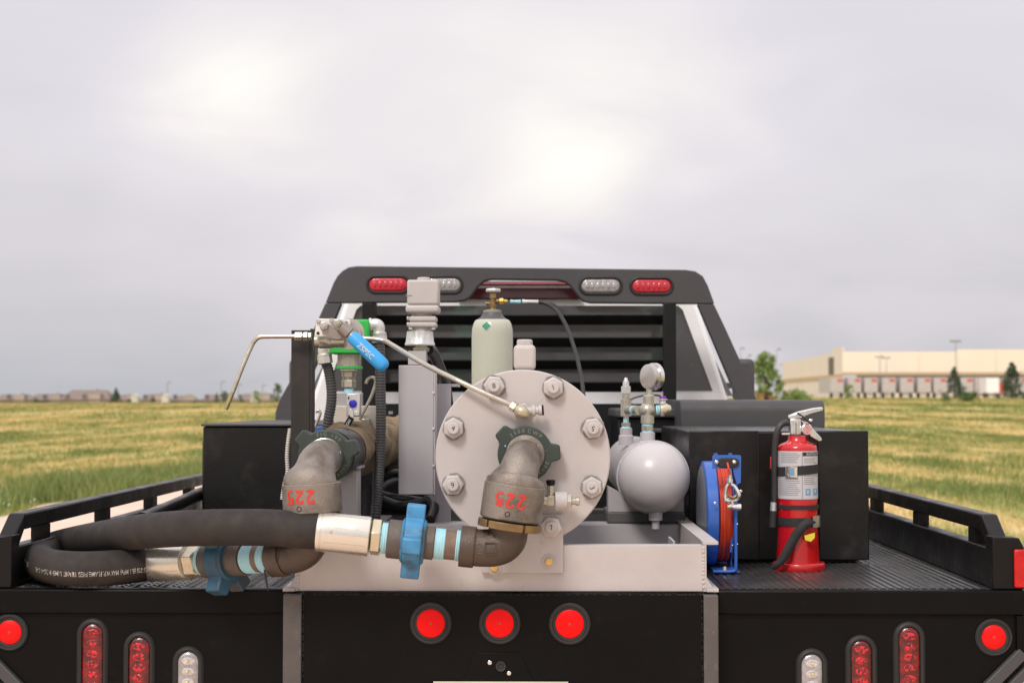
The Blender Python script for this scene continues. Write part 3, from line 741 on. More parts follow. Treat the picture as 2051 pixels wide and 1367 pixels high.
def capsule(cx, cz, w, h, off=0.0, n=10):
    """outline of an oblong in the XZ plane"""
    w, h = w - 2 * off, h - 2 * off
    r = min(w, h) / 2; out = []
    if w >= h: cs = ((cx + w / 2 - r, cz, -90), (cx - w / 2 + r, cz, 90))
    else: cs = ((cx, cz + h / 2 - r, 0), (cx, cz - h / 2 + r, 180))
    for x, z, a0 in cs:
        for k in range(n + 1):
            a = R(a0 + 180 * k / n); out.append((x + r * math.cos(a), z + r * math.sin(a)))
    return out
def loops(bm, rings):
    vs = [[bm.verts.new(p) for p in r] for r in rings]
    for p, q in zip(vs, vs[1:]):
        m = len(p)
        for i in range(m): bm.faces.new((p[i], p[(i + 1) % m], q[(i + 1) % m], q[i]))
    return vs
def lamp(parent, px, py, Y, w, h, kind, cells=0, gw=0.014, name='tail_lamp'):
    """oblong lamp: rubber grommet, domed lens and a row of reflector cells; its face looks to -Y"""
    c = P(px, py, Y)
    bm = NB()
    prof = [(0.0, 0.0), (-0.2, 0.005), (-0.5, 0.0075), (-0.85, 0.005), (-1.05, -0.002), (-1.05, -0.004)]
    rings = [[Vector((x, Y - 0.001 - d, z)) for x, z in capsule(c.x, c.z, w + 2 * gw, h + 2 * gw, -o * gw)] for o, d in ((-0.0, 0.0), )]
    rings = []
    for k, d in prof: rings.append([Vector((x, Y - 0.0005 - d, z)) for x, z in capsule(c.x, c.z, w + 2 * gw, h + 2 * gw, -k * gw)])
    loops(bm, rings)
    g = obj(name, bm, G['grommet'], parent)
    bm = NB()
    rings = [[Vector((x, Y - d, z)) for x, z in capsule(c.x, c.z, w, h, o)] for o, d in ((-0.001, -0.003), (0.0, 0.0025), (0.004, 0.0055), (0.010, 0.0065))]
    vs = loops(bm, rings); bm.faces.new(vs[-1])
    lm, cm = {'red': ('redlens', 'redcell'), 'pale': ('redlens2', 'redlens2'), 'clear': ('clearlens', 'clearcell')}[kind]
    obj('lens', bm, G[lm], g)
    if cells:
        bm = NB(); long_ = max(w, h); sh = min(w, h)
        for i in range(cells):
            f = (i + 0.5) / cells - 0.5; L = long_ - sh * 0.35
            x, z = (c.x + f * L, c.z) if w > h else (c.x, c.z + f * L)
            ball(bm, (x, Y - 0.005, z), sh * 0.38, 14, 8, (1 if h > w else 0.8, 0.14, 0.62 if h > w else 0.8))
        obj('reflector_cell', bm, G[cm], g)
        if kind == 'clear':
            bm = NB()
            for i in range(cells):
                f = (i + 0.5) / cells - 0.5; L = long_ - sh * 0.35
                x, z = (c.x + f * L, c.z) if w > h else (c.x, c.z + f * L)
                ball(bm, (x, Y - 0.0125, z), 0.0035, 10, 6)
            obj('light_chip', bm, G['led'], g)
    return g
def round_lamp(parent, px, py, Y, r, gr, name='marker_reflector', lens='redplastic'):
    c = P(px, py, Y)
    g = obj(name, lathe(NB(), (c.x, Y, c.z), (0, -1, 0), [(-0.002, gr), (0.004, gr), (0.0075, gr * 0.93), (0.007, gr * 0.84), (0.003, gr * 0.80), (0.002, r)], 40, cap=False), G['grommet'], parent)
    obj('lens', lathe(NB(), (c.x, Y, c.z), (0, -1, 0), [(0.0005, r * 1.02), (0.0035, r), (0.005, r * 0.93), (0.0055, r * 0.12), (0.0055, 0)], 40, cap=False), G[lens], g)
    obj('lens_rivet', lathe(NB(), (c.x, Y - 0.005, c.z), (0, -1, 0), [(0, 0.0042), (0.0012, 0.0035), (0.0014, 0)], 12), G['paintred'], g)

def build_tail():
    # deck plate with a rolled rear edge
    dk = obj('deck', box((-1.239, YT + 0.0315, ZD - 0.012), (1.239, 6.76, ZD)), G['deck'], truck, bevel=0.003)
    eb = obj('deck_edge', box((-1.239, YT + 0.001, ZD - 0.058), (-0.505, YT + 0.031, ZD + 0.0002)), G['blacktail'], truck, bevel=0.005)
    obj('deck_edge', box((0.512, YT + 0.001, ZD - 0.058), (1.239, YT + 0.031, ZD + 0.0002)), G['blacktail'], truck, bevel=0.005)
    # tread: lozenges on the left, rolled ribs on the right
    bm = NB()
    k = 0; y = YT + 0.05
    while y < 4.75:
        x = -1.145 + (0.017 if k % 2 else 0)
        while x < -0.49:
            a = R(45 if (k + int((x + 2) / 0.034)) % 2 else -45); dx, dy = math.cos(a) * 0.0135, math.sin(a) * 0.0135; nx, ny = -math.sin(a) * 0.0045, math.cos(a) * 0.0045
            v = [bm.verts.new((x + dx, y + dy, ZD)), bm.verts.new((x + nx, y + ny, ZD)), bm.verts.new((x - dx, y - dy, ZD)), bm.verts.new((x - nx, y - ny, ZD)), bm.verts.new((x, y, ZD + 0.0032))]
            for i in range(4): bm.faces.new((v[i], v[(i + 1) % 4], v[4]))
            x += 0.034
        y += 0.017; k += 1
    o = obj('tread_pattern', bm, G['deck'], dk, sharp=None); o['kind'] = 'stuff'
    bm = NB(); x = 0.52
    while x < 1.155:
        prism(bm, [(x - 0.0075, YT + 0.032, ZD), (x + 0.0075, YT + 0.032, ZD), (x + 0.0045, YT + 0.032, ZD + 0.0022), (x - 0.0045, YT + 0.032, ZD + 0.0022)], (0, 2.67, 0)); x += 0.0195
    o = obj('deck_ribs', bm, G['deck'], dk, sharp=30); o['kind'] = 'stuff'
    # tail panels with the cut outer corners
    zb = ZD - 0.46
    for s in (-1, 1):
        zc = ZD - 0.155
        xi = -0.505 if s < 0 else 0.512
        poly = [(xi, YT + 0.012, ZD - 0.059), (s * 1.236, YT + 0.012, ZD - 0.059), (s * 1.236, YT + 0.012, zc), (s * 0.93, YT + 0.012, zb), (xi, YT + 0.012, zb)]
        obj('tail_panel', prism(NB(), poly, (0, 0.012, 0)), G['blacktail'], truck)
        # angle bar along the cut, and the vertical edge strip
        a = Vector((s * 1.239, YT - 0.004, zc)); d = Vector((s * 0.93, YT - 0.004, zb)) - a; n = Vector((d.z, 0, -d.x)).normalized() * (1 if s < 0 else -1)
        if n.z < 0: n = -n
        bar = obj('corner_bar', prism(NB(), [a, a + d, a + d + n * 0.028, a + n * 0.028], (0, 0.05, 0)), G['blackmat'], truck, bevel=0.003)
        obj('corner_bar_lip', prism(NB(), [a - n * 0.012, a + d - n * 0.012, a + d - n * 0.034, a - n * 0.034], (0, 0.045, 0)), G['blackmat'], bar, bevel=0.003)
        obj('edge_strip', box((min(s * 1.215, s * 1.238), YT + 0.002, zc), (max(s * 1.215, s * 1.238), YT + 0.0115, ZD - 0.0595)), G['blacktail'], truck)
        obj('side_skirt', box((min(s * 1.225, s * 1.2385), YT + 0.031, zc - 0.02), (max(s * 1.225, s * 1.2385), 6.75, ZD - 0.0125)), G['black'], truck)
    # centre panel between grey uprights
    ct = obj('center_panel', box((-0.459, 3.79, zb), (0.472, YT - 0.001, ZD - 0.002)), G['blacktail'], truck, bevel=0.002)
    for x0, x1 in ((-0.503, -0.460), (0.473, 0.507)):
        obj('upright', box((x0, 3.782, zb), (x1, YT + 0.1, ZD - 0.004)), G['steeldark'], truck, bevel=0.003)
    # weld bead between panel and uprights
    bm = NB()
    for x in (-0.457, 0.470):
        z = ZD - 0.02
        while z > zb: ball(bm, (x, 3.7895, z), 0.0034, 8, 5, (0.8, 0.5, 1.4)); z -= rng.uniform(0.006, 0.019)
    x = -0.455
    while x < 0.468: ball(bm, (x, 3.7895, ZD - 0.0045), 0.0030, 8, 5, (1.6, 0.5, 0.7)); x += rng.uniform(0.006, 0.03)
    o = obj('weld_bead', bm, G['black'], ct); o['kind'] = 'stuff'
    # licence plate lamp bracket, screws, plate
    pl = [P(950, 1306, 3.787), P(1042, 1306, 3.787), P(1072, 1368, 3.787), P(926, 1368, 3.787)]
    br = obj('plate_lamp_bracket', prism(NB(), pl, (0, 0.0025, 0)), G['blacktail'], truck, bevel=0.001)
    for px, py in ((981, 1326), (1019.5, 1347)):
        c = P(px, py, 3.786)
        obj('screw', lathe(NB(), c, (0, -1, 0), [(0, 0.0052), (0.0015, 0.0048), (0.003, 0.002), (0.0031, 0)], 14), G['chrome'], br)
    c = P(1003, 1333, 3.786); obj('lamp_socket', lathe(NB(), c, (0, -1, 0), [(0, 0.0125), (0.004, 0.0115), (0.003, 0.007), (-0.001, 0.006), (-0.001, 0)], 20), G['grommet'], br)
    a, b2 = P(868, 1363.5, 3.784), P(1138, 1363.5, 3.784)
    obj('licence_plate', box((a.x, 3.7835, a.z - 0.152), (b2.x, 3.7865, a.z)), G['plate'], truck)
    # lamps
    for px, py in ((863, 1247), (1001, 1247), (1141, 1248)): round_lamp(truck, px, py, 3.7895, 0.0325, 0.0485)
    for px, py in ((20, 1265), (1990, 1275)): round_lamp(truck, px, py, YT + 0.0115, 0.0285, 0.044, lens='redcorner')
    s = F / (YT + 0.01); hl = 0.165
    for px, top, kind in ((185.5, 1249, 'red'), (279, 1276, 'red'), (377, 1305, 'clear'), (1626, 1310, 'clear'), (1725, 1283, 'red'), (1821, 1256, 'red')):
        lamp(truck, px, top + hl * s / 2, YT + 0.0115, 0.048, hl, kind, 6)
build_tail()

def build_rails():
    for s in (-1, 1):
        lo = lambda a, b: (min(a, b), max(a, b))
        x0, x1 = lo(s * 1.165, s * 1.205)
        r = obj('side_rail', box((x0, YT + 0.03, ZD + 0.001), (x1, 6.74, ZD + 0.095)), G['black'], truck, bevel=0.004)
        obj('top_bar', box((x0, 3.965, ZD + 0.131), (x1, 6.70, ZD + 0.171)), G['black'], r, bevel=0.005)
        # sloping end piece and end post
        sl = [(x0, 3.966, ZD + 0.171), (x0, 3.885, ZD + 0.118), (x0, 3.885, ZD + 0.07), (x0, 3.925, ZD + 0.096), (x0, 3.966, ZD + 0.131)]
        obj('end_slope', prism(NB(), sl, (x1 - x0, 0, 0)), G['black'], r, bevel=0.004)
        e0, e1 = lo(s * 1.163, s * 1.238)
        post = [(e0 if s > 0 else e1, 3.862, ZD + 0.001), (e1 if s > 0 else e0, 3.862, ZD + 0.001), (e1 if s > 0 else e0, 3.862, ZD + 0.098), (e1 - 0.012 if s > 0 else e0 + 0.012, 3.862, ZD + 0.122), (e0 if s > 0 else e1, 3.862, ZD + 0.126)]
        ep = obj('end_post', prism(NB(), post, (0, 0.06, 0)), G['black'], r, bevel=0.003)
        m0, m1 = lo(s * 1.211, s * 1.242)
        obj('marker_lamp', box((m0, 3.852, ZD + 0.006), (m1, 3.8615, ZD + 0.096)), G['markerred'], r, bevel=0.004)
        obj('marker_lamp', box((lo(s * 1.2385, s * 1.247)[0], 3.862, ZD + 0.006), (lo(s * 1.2385, s * 1.247)[1], 3.905, ZD + 0.096)), G['markerred'], r, bevel=0.003)
        for k in range(5):
            y = (4.16 if s < 0 else 4.07) + k * 0.595
            obj('post', box((x0 + 0.004, y - 0.03, ZD + 0.0955), (x1 - 0.004, y + 0.03, ZD + 0.1305)), G['black'], r)
build_rails()

def build_rack():
    Y = 6.74
    def pp(L, y=Y): return [P(a, b, y) for a, b in L]
    out = [(652, 606), (668, 566), (676, 552), (686, 542), (698, 535), (715, 532.5), (1040, 536), (1374, 540), (1393, 543), (1408, 553), (1418, 572), (1431, 608),
           (1182, 606), (1170, 603), (1160, 595), (1143, 572), (1132, 564), (1117, 560.5), (984, 559), (970, 562), (957, 573), (942, 594), (931, 601), (914, 604)]
    rk = obj('headache_rack', prism(NB(), pp(out), (0, 0.07, 0)), G['blackmat'], truck, bevel=0.004)
    L = [(651.5, 607), (634, 646), (606, 708), (578, 768), (560, 800), (552, 824), (550, 852), (550, 1018), (582, 1018), (582, 856), (587, 824), (611, 778), (640, 712), (683, 607)]
    Rr = [(1430, 609), (1452, 655), (1478, 712), (1512, 792), (1526, 826), (1531, 852), (1531, 1018), (1500, 1018), (1500, 856), (1494, 830), (1470, 780), (1398, 609)]
    obj('side_leg', prism(NB(), pp(L), (0, 0.06, 0)), G['blackmat'], rk, bevel=0.003)
    obj('side_leg', prism(NB(), pp(Rr), (0, 0.06, 0)), G['blackmat'], rk, bevel=0.003)
    for a, b in ((725, 752), (1329, 1356)):
        p, q = P(a, 606, Y), P(b, 1018, Y)
        obj('inner_post', box((p.x, Y + 0.002, q.z), (q.x, Y + 0.055, p.z - 0.001)), G['slatblack'], rk, bevel=0.003)
    p, q = P(752, 808, Y), P(1329, 1018, Y)
    obj('lower_panel', box((p.x + 0.001, Y + 0.01, q.z), (q.x - 0.001, Y + 0.02, p.z)), G['slatblack'], rk)
    for yc in (642, 687, 732, 776):
        p, q = P(753, yc - 10, Y), P(1328, yc + 8, Y)
        d = NB()
        prism(d, [(p.x, Y + 0.004, p.z), (p.x, Y + 0.008, p.z + 0.004), (p.x, Y + 0.045, q.z + 0.006), (p.x, Y + 0.045, q.z), (p.x, Y + 0.034, q.z - 0.001), (p.x, Y + 0.034, q.z + 0.003)], (q.x - p.x, 0, 0))
        obj('slat', d, G['slatblack'], rk, sharp=30)
    for px, kind in ((777.5, 'pale'), (884, 'clear'), (1203, 'clear'), (1305, 'pale')):
        py = 569.5 + (px - 777) * 0.0062
        c = P(px, py, Y); w, h = 0.160, 0.054
        bm = NB(); rings = [[Vector((x, Y - d, z)) for x, z in capsule(c.x, c.z, w, h, o)] for o, d in ((-0.013, 0.0), (-0.012, 0.004), (-0.007, 0.007), (-0.002, 0.004), (0.0, -0.001))]
        loops(bm, rings); obj('lamp_grommet', bm, G['grommet'], rk)
        bm = NB(); rings = [[Vector((x, Y - d, z)) for x, z in capsule(c.x, c.z, w, h, o)] for o, d in ((-0.001, -0.001), (0.002, 0.003), (0.008, 0.005))]
        vs = loops(bm, rings); bm.faces.new(vs[-1])
        for i in range(6):
            f = ((i + 0.5) / 6 - 0.5) * 0.135
            ball(bm, (c.x + f, Y - 0.003, c.z), 0.0135, 12, 6, (0.85, 0.35, 1.15))
        obj('lamp_lens', bm, G['redlens2' if kind == 'pale' else 'clearlens'], rk)
build_rack()

def build_cab():
    Y = 7.1
    def pp(L, y): return [P(a, b, Y) + Vector((0, y - Y, 0)) for a, b in L]
    sh = [(625, 1060), (618, 830), (622, 806), (690, 606), (702, 584), (730, 570), (1340, 572), (1375, 582), (1397, 606), (1460, 806), (1464, 830), (1460, 1060)]
    cb = obj('cab', prism(NB(), pp(sh, Y), (0, 1.75, 0)), G['white'], truck, bevel=0.02, seg=3)
    win = [(656, 782), (664, 755), (714, 620), (722, 612), (1358, 612), (1367, 620), (1417, 755), (1427, 782)]
    obj('rear_window', prism(NB(), pp(win, Y - 0.004), (0, 0.003, 0)), G['glassdark'], cb)
    bl = pp([(948, 564), (1136, 564), (1168, 600), (916, 600)], Y - 0.03)
    bk = obj('brake_light', prism(NB(), bl, (0, 0.029, 0)), G['brake'], cb, bevel=0.006)
    p, q = P(965, 578, Y), P(1118, 588, Y)
    p2, q2 = P(952, 568, Y), P(1136, 574, Y)
    obj('lens_stripe', box((p2.x, Y - 0.034, P(0, 571, Y).z), (q2.x, Y - 0.0305, P(0, 567, Y).z)), G['pinklens'], cb)
    obj('lens_stripe', box((P(950, 0, Y).x, Y - 0.034, P(0, 579, Y).z), (P(1150, 0, Y).x, Y - 0.0305, P(0, 574, Y).z)), G['smokelens'], cb)
    hump = [(955, 640), (965, 618), (985, 606), (1105, 606), (1128, 618), (1138, 640)]
    obj('lamp_hump', prism(NB(), pp(hump, Y - 0.02), (0, 0.015, 0)), G['blackmat'], cb, bevel=0.005)
    a, b = P(612, 806, Y), P(1470, 806, Y)
    for s, x in ((-1, a.x), (1, b.x)):
        obj('side_window', prism(NB(), [(x - s * 0.005 + s * 0.03, 7.35, EYE + 0.03), (x - s * 0.005 + s * 0.03, 8.6, EYE + 0.03), (x - s * 0.18 + s * 0.03, 8.35, EYE + 0.42), (x - s * 0.18 + s * 0.03, 7.45, EYE + 0.42)], (-s * 0.02, 0, 0)), G['glassdark'], cb)
    obj('hood', box((a.x + 0.05, 8.85, 0.55), (b.x - 0.05, 10.1, EYE - 0.12)), G['white'], truck, bevel=0.08, seg=3)
    m = P(1488, 758, 8.25)
    mr = obj('side_mirror', box((m.x - 0.05, 8.2, m.z - 0.11), (m.x + 0.055, 8.32, m.z + 0.10)), G['blackmat'], truck, bevel=0.025, seg=3)
    obj('mirror_arm', box((b.x - 0.04, 8.24, m.z - 0.05), (m.x - 0.04, 8.28, m.z - 0.02)), G['blackmat'], mr)
    mx = 2 * ((a.x + b.x) / 2) - m.x
    mr = obj('side_mirror', box((mx - 0.055, 8.2, m.z - 0.11), (mx + 0.05, 8.32, m.z + 0.10)), G['blackmat'], truck, bevel=0.025, seg=3)
    obj('mirror_arm', box((mx + 0.04, 8.24, m.z - 0.05), (a.x + 0.04, 8.28, m.z - 0.02)), G['blackmat'], mr)
    obj('chassis', box((-0.42, 4.1, 0.52), (0.42, 9.9, 0.72)), G['black'], truck)
    for x, y in ((-1.02, 5.4), (1.02, 5.4), (-0.92, 9.3), (0.92, 9.3)):
        s = 1 if x > 0 else -1
        w = obj('wheel', lathe(NB(), (x, y, 0.41), (s, 0, 0), [(-0.14, 0.30), (-0.13, 0.40), (0.10, 0.405), (0.13, 0.37), (0.12, 0.24)], 32), G['tyre'], truck)
        obj('rim', lathe(NB(), (x, y, 0.41), (s, 0, 0), [(-0.1, 0.239), (0.115, 0.239), (0.09, 0.2), (0.05, 0.08), (0.07, 0)], 24), G['chrome'], w)
build_cab()

# dark straps and hoses that lie on the deck in front of the left tool box
t = obj('steel_bar', tube(NB(), [P(285, 1040, 4.75), P(350, 1012, 5.1), P(410, 986, 5.45), P(460, 975, 5.6)], 0.022, 10), G['black'], None, loc=P(285, 1040, 4.75))
tag(t, 'black steel bar slanting up from the deck to the left tool box', 'bar')

# ------------------------------------------------------------------ tool boxes
def build_boxes():
    t = thing('tool_box', 'black steel side box on the left of the deck behind the hose', 'tool box', (-0.78, 5.32, ZD))
    z1 = EYE - 0.078; z0 = ZD + 0.006
    obj('body', box((-1.007, 5.32, z0), (-0.50, 6.5, z1)), G['boxblack'], t, bevel=0.006)
    obj('lid', box((-1.012, 5.312, z1 + 0.0005), (-0.496, 6.505, z1 + 0.009)), G['blackmat'], t, bevel=0.003)
    obj('hinge', box((-1.016, 5.36, z0 + 0.05), (-1.0075, 5.40, z1 - 0.05)), G['black'], t)
    t = thing('tool_box', 'black steel side box on the right of the deck behind the fire extinguisher', 'tool box', (0.76, 4.49, ZD))
    z1 = EYE - 0.078
    obj('body', box((0.51, 4.492, ZD + 0.008), (0.9875, 5.5, z1)), G['boxblack'], t, bevel=0.006)
    obj('end_panel', box((0.507, 4.484, ZD + 0.010), (0.7, 4.4915, z1 + 0.001)), G['boxblack'], t, bevel=0.003)
    obj('end_panel', box((0.862, 4.482, ZD + 0.010), (1.0, 4.4915, z1 + 0.001)), G['boxblack'], t, bevel=0.003)
    obj('foot_rail', box((0.53, 4.52, ZD + 0.0008), (0.97, 5.4, ZD + 0.0075)), G['black'], t)
    obj('latch', box((0.9885, 4.56, ZD + 0.2), (1.001, 4.60, ZD + 0.27)), G['black'], t)
    t = thing('crossbed_box', 'black crossbed tool box with a rounded lid in front of the rack', 'tool box', (0.85, 5.75, ZD))
    zt = EYE + 0.008
    bm = NB(); prof = []
    x0, x1 = P(1362, 800, 5.62).x, P(1650, 800, 5.62).x
    for a in range(0, 91, 15): prof.append((5.60 + 0.045 * (1 - math.sin(R(a))), zt - 0.045 + 0.045 * math.sin(R(a)) if False else zt - 0.045 * (1 - math.sin(R(a)))))
    sec = [(5.60, zt - 0.095)] + [(5.60 + 0.04 * (1 - math.cos(R(a))), zt - 0.04 * (1 - math.sin(R(a)))) for a in range(0, 91, 15)] + [(6.3, zt + 0.004), (6.34, zt - 0.095)]
    prism(bm, [(x0, y, z) for y, z in sec], (x1 - x0, 0, 0))
    obj('lid', bm, G['blackmat'], t, bevel=0.004)
    obj('body', box((x0 + 0.03, 5.63, ZD + 0.002), (x1 - 0.045, 6.31, zt - 0.0955)), G['boxblack'], t, bevel=0.005)
    obj('lid_lip', box((x0 + 0.006, 5.612, zt - 0.103), (x1 - 0.01, 5.629, zt - 0.096)), G['black'], t)
    t = thing('cable_tray', 'low black tray behind the gauge fittings left of the crossbed box', 'tray', (0.45, 5.85, ZD))
    a, b = P(1238, 815, 5.85), P(1358, 815, 5.85)
    obj('tray_body', box((a.x, 5.85, ZD + 0.001), (b.x, 6.4, EYE - 0.055)), G['slatblack'], t, bevel=0.006)
    obj('tray_lip', box((a.x - 0.01, 5.83, EYE - 0.0545), (b.x + 0.004, 6.41, EYE - 0.02)), G['blackmat'], t, bevel=0.008)
    obj('ledge', box((P(1300, 870, 5.7).x, 5.72, P(1300, 866, 5.7).z), (P(1390, 870, 5.7).x, 5.849, P(1300, 858, 5.7).z)), G['blackmat'], t, bevel=0.003)
build_boxes()

# ------------------------------------------------------------------ grey skid frame
def build_skid():
    t = thing('skid_frame', 'grey welded channel skid frame bolted across the middle of the deck', 'skid frame', (0, 3.80, ZD))
    zt = EYE - 0.332
    obj('front_channel', box((-0.470, 3.803, ZD + 0.002), (0.4735, 3.811, zt)), G['grey'], t, bevel=0.0015)
    obj('front_flange', box((-0.470, 3.8115, zt - 0.008), (0.4735, 3.85, zt - 0.0005)), G['grey'], t)
    for s, x in ((-1, -0.4705), (1, 0.474)):
        x2 = x + s * 0.008; xo = x + s * 0.036
        lo = lambda a, b: (min(a, b), max(a, b))
        a, b = lo(x, x2); c, d = lo(x2 + s * 0.0003, xo)
        sr = obj('side_channel', box((a, 3.8035, ZD + 0.002), (b, 6.3, zt + 0.001)), G['grey'], t)
        obj('top_flange', box((lo(x, xo)[0], 3.804, zt + 0.0012), (lo(x, xo)[1], 6.3, zt + 0.009)), G['grey'], sr, bevel=0.001)
        obj('bottom_flange', box((c, 3.80, ZD + 0.001), (d, 6.3, ZD + 0.009)), G['grey'], sr, bevel=0.001)
        # inward top flange and the triangular gusset at the end
        g = [(x2, 3.8045, ZD + 0.0095), (x2, 3.8045, ZD + 0.034), (xo - s * 0.012, 3.8045, ZD + 0.0095)]
        obj('gusset', prism(NB(), g, (0, 0.05, 0)), G['grey2'], sr)
        bm = NB(); z = ZD + 0.012
        while z < zt - 0.004: ball(bm, (x + s * 0.001, 3.8032, z), 0.0042, 8, 5, (1, 0.6, 1.1)); z += rng.uniform(0.007, 0.0115)
        w = obj('weld_bead', bm, G['grey'], sr); w['kind'] = 'stuff'
    obj('cross_plate', box((-0.30, 4.43, zt - 0.09), (0.4735, 4.438, zt - 0.001)), G['grey2'], t)
    obj('cross_plate_top', box((-0.46, 4.439, zt - 0.008), (0.4735, 4.57, zt)), G['grey2'], t)
    obj('inner_gusset', box((0.425, 4.05, ZD + 0.003), (0.431, 4.2, zt - 0.012)), G['grey2'], t)
    obj('pan', box((-0.462, 3.86, ZD + 0.0015), (0.466, 4.42, ZD + 0.012)), G['deck'], t)
    # left pipe support and the plate behind the tall housing
    a, b = P(683, 940, 4.12), P(716, 1060, 4.12)
    ps = obj('pipe_support', box((a.x - 0.06, 4.12, ZD + 0.01), (b.x, 4.20, a.z)), G['grey'], t, bevel=0.004)
    obj('support_cap', box((a.x - 0.065, 4.115, a.z + 0.0005), (b.x + 0.006, 4.24, a.z + 0.008)), G['grey2'], ps, bevel=0.002)
    a, b = P(869, 768, 4.55), P(906, 1046, 4.55)
    bp = obj('back_plate', box((a.x, 4.55, zt - 0.004), (a.x + 0.012 + 0.036, 4.556, a.z)), G['grey2'], t)
    obj('back_plate_flange', box((a.x, 4.5565, a.z - 0.008), (b.x + 0.012, 4.75, a.z)), G['grey2'], bp)
build_skid()

# ------------------------------------------------------------------ filter vessel with the big blind flange
SF = lambda Y: F / Y
def build_vessel():
    Y = 3.803; c = P(1047, 915, Y)
    t = thing('filter_vessel', 'grey pressure vessel with a large round bolted cover facing the viewer', 'pressure vessel', (c.x, Y, EYE - 0.332))
    rf = 175 / SF(Y)
    fl = obj('blind_flange', lathe(NB(), c, (0, 1, 0), [(0, rf - 0.003), (0.003, rf), (0.042, rf), (0.044, rf - 0.002)], 96), G['grey'], t)
    obj('gasket_ring', lathe(NB(), c, (0, 1, 0), [(0.0445, rf - 0.03), (0.052, rf - 0.03)], 64), G['gasket'], t)
    obj('neck_flange', lathe(NB(), c, (0, 1, 0), [(0.0525, rf - 0.004), (0.0555, rf), (0.095, rf), (0.10, 0.16), (0.16, 0.125)], 80), G['grey2'], t)
    obj('shell', lathe(NB(), c, (0, 1, 0), [(0.1605, 0.125), (1.0, 0.125), (1.06, 0.10), (1.09, 0.04), (1.1, 0)], 48), G['grey2'], t)
    # eight stud bolts; the number on each end is written by hand
    rb = 152 / SF(Y)
    nums = {(990, 773): ('8', 0.15), (1108, 776): ('1', 0.35), (1187, 857): ('5', 2.9), (1185, 975): ('3', -1.2), (908, 970): ('9', 0.2), (909, 857): ('4', -0.35), (990, 1055): ('2', 0), (1104, 1054): ('7', 0.25)}
    for (px, py), (num, rot) in nums.items():
        Yb = Y - (0.013 if num in '7' else 0.0005)
        p = P(px, py, Yb); ph = rng.uniform(0, 1)
        ws = obj('washer', lathe(NB(), p, (0, -1, 0), [(0, 0.0285), (0.0012, 0.0285)], 60), G['gasket'] if num != '7' else G['grey2'], fl)
        # scuffed primer shows as an uneven ring round the nut
        for v in ws.data.vertices:
            an = math.atan2(v.co.z - (p.z - ORG[t.name].z), v.co.x - (p.x - ORG[t.name].x))
            k = 0.95 + 0.045 * math.sin(2 * an + ph * 9) + 0.03 * math.sin(5 * an + ph * 31) + 0.02 * math.sin(11 * an + ph * 17)
            if True:
                q = Vector((p.x, v.co.y, p.z)) - Vector((ORG[t.name].x, 0, ORG[t.name].z)); q.y = v.co.y
                v.co = q + (v.co - q) * k
        nut = obj('stud_nut', lathe(NB(), p + Vector((0, -0.0013, 0)), (0, -1, 0), [(0, 0.0255), (0.017, 0.0255), (0.0205, 0.0215), (0.0206, 0.0155)], 6, ph), G['grey'], t, bevel=0.0015)
        obj('stud_end', lathe(NB(), p + Vector((0, -0.021, 0)), (0, -1, 0), [(0, 0.0145), (0.008, 0.0145), (0.0105, 0.012), (0.0106, 0)], 20), G['grey'], nut)
        cr, sr = math.cos(rot), math.sin(rot)
        if num != '2':
            lettering(num, 0.0165, lambda x, y, p=p, cr=cr, sr=sr: Vector((p.x + cr * x - sr * y, p.y - 0.0320, p.z + sr * x + cr * y)), G['ink'], nut, bold=0.0)
    # lifting block on top
    q0, q1 = P(1029, 691, 3.86), P(1073, 738, 3.86)
    lb = obj('lifting_block', box((q0.x, 3.815, q1.z - 0.004), (q1.x, 3.87, q0.z)), G['grey'], t, bevel=0.011, seg=4)
    q = P(1051, 691, 3.845)
    obj('hex_plug', hexnut(NB(), (q.x, 3.845, q.z + 0.0005), (0, 0, 1), 0.0195, 0.013, 0.26), G['grey'], lb, bevel=0.001)
    # bracket plate with its yellow zinc bolts
    a, b = P(965, 1030, 3.79), P(1128, 1147, 3.79)
    bp = obj('bracket_plate', box((a.x, 3.790, b.z), (b.x, 3.8025, a.z)), G['grey'], t, bevel=0.0015)
    for px, py in ((1099.5, 1124), (990, 1136)):
        p = P(px, py, 3.79)
        w = obj('bolt_washer', lathe(NB(), p, (0, -1, 0), [(0, 0.0168), (0.002, 0.0165), (0.0021, 0.008)], 28), G['grey2'], bp)
        obj('bolt_head', lathe(NB(), p, (0, -1, 0), [(0.0022, 0.0095), (0.007, 0.0092), (0.009, 0.007), (0.0092, 0)], 24), G['zinc'], bp)
    # scratched white tick left by a marker
    m0 = P(1082, 800, 3.8022); m1 = P(1087, 794, 3.8022)
    obj('scratch', prism(NB(), [P(1074, 804, 3.8028), P(1086, 793, 3.8028), P(1086.8, 794.2, 3.8028), P(1075, 805, 3.8028)], (0, -0.0004, 0)), G['paintwhite'], fl)
build_vessel()

def hexline(bm, o, d, items):
    for (t0, t1, r, n) in items: lathe(bm, Vector(o) + Vector(d) * t0, d, [(0, r), ((t1 - t0), r)], n)

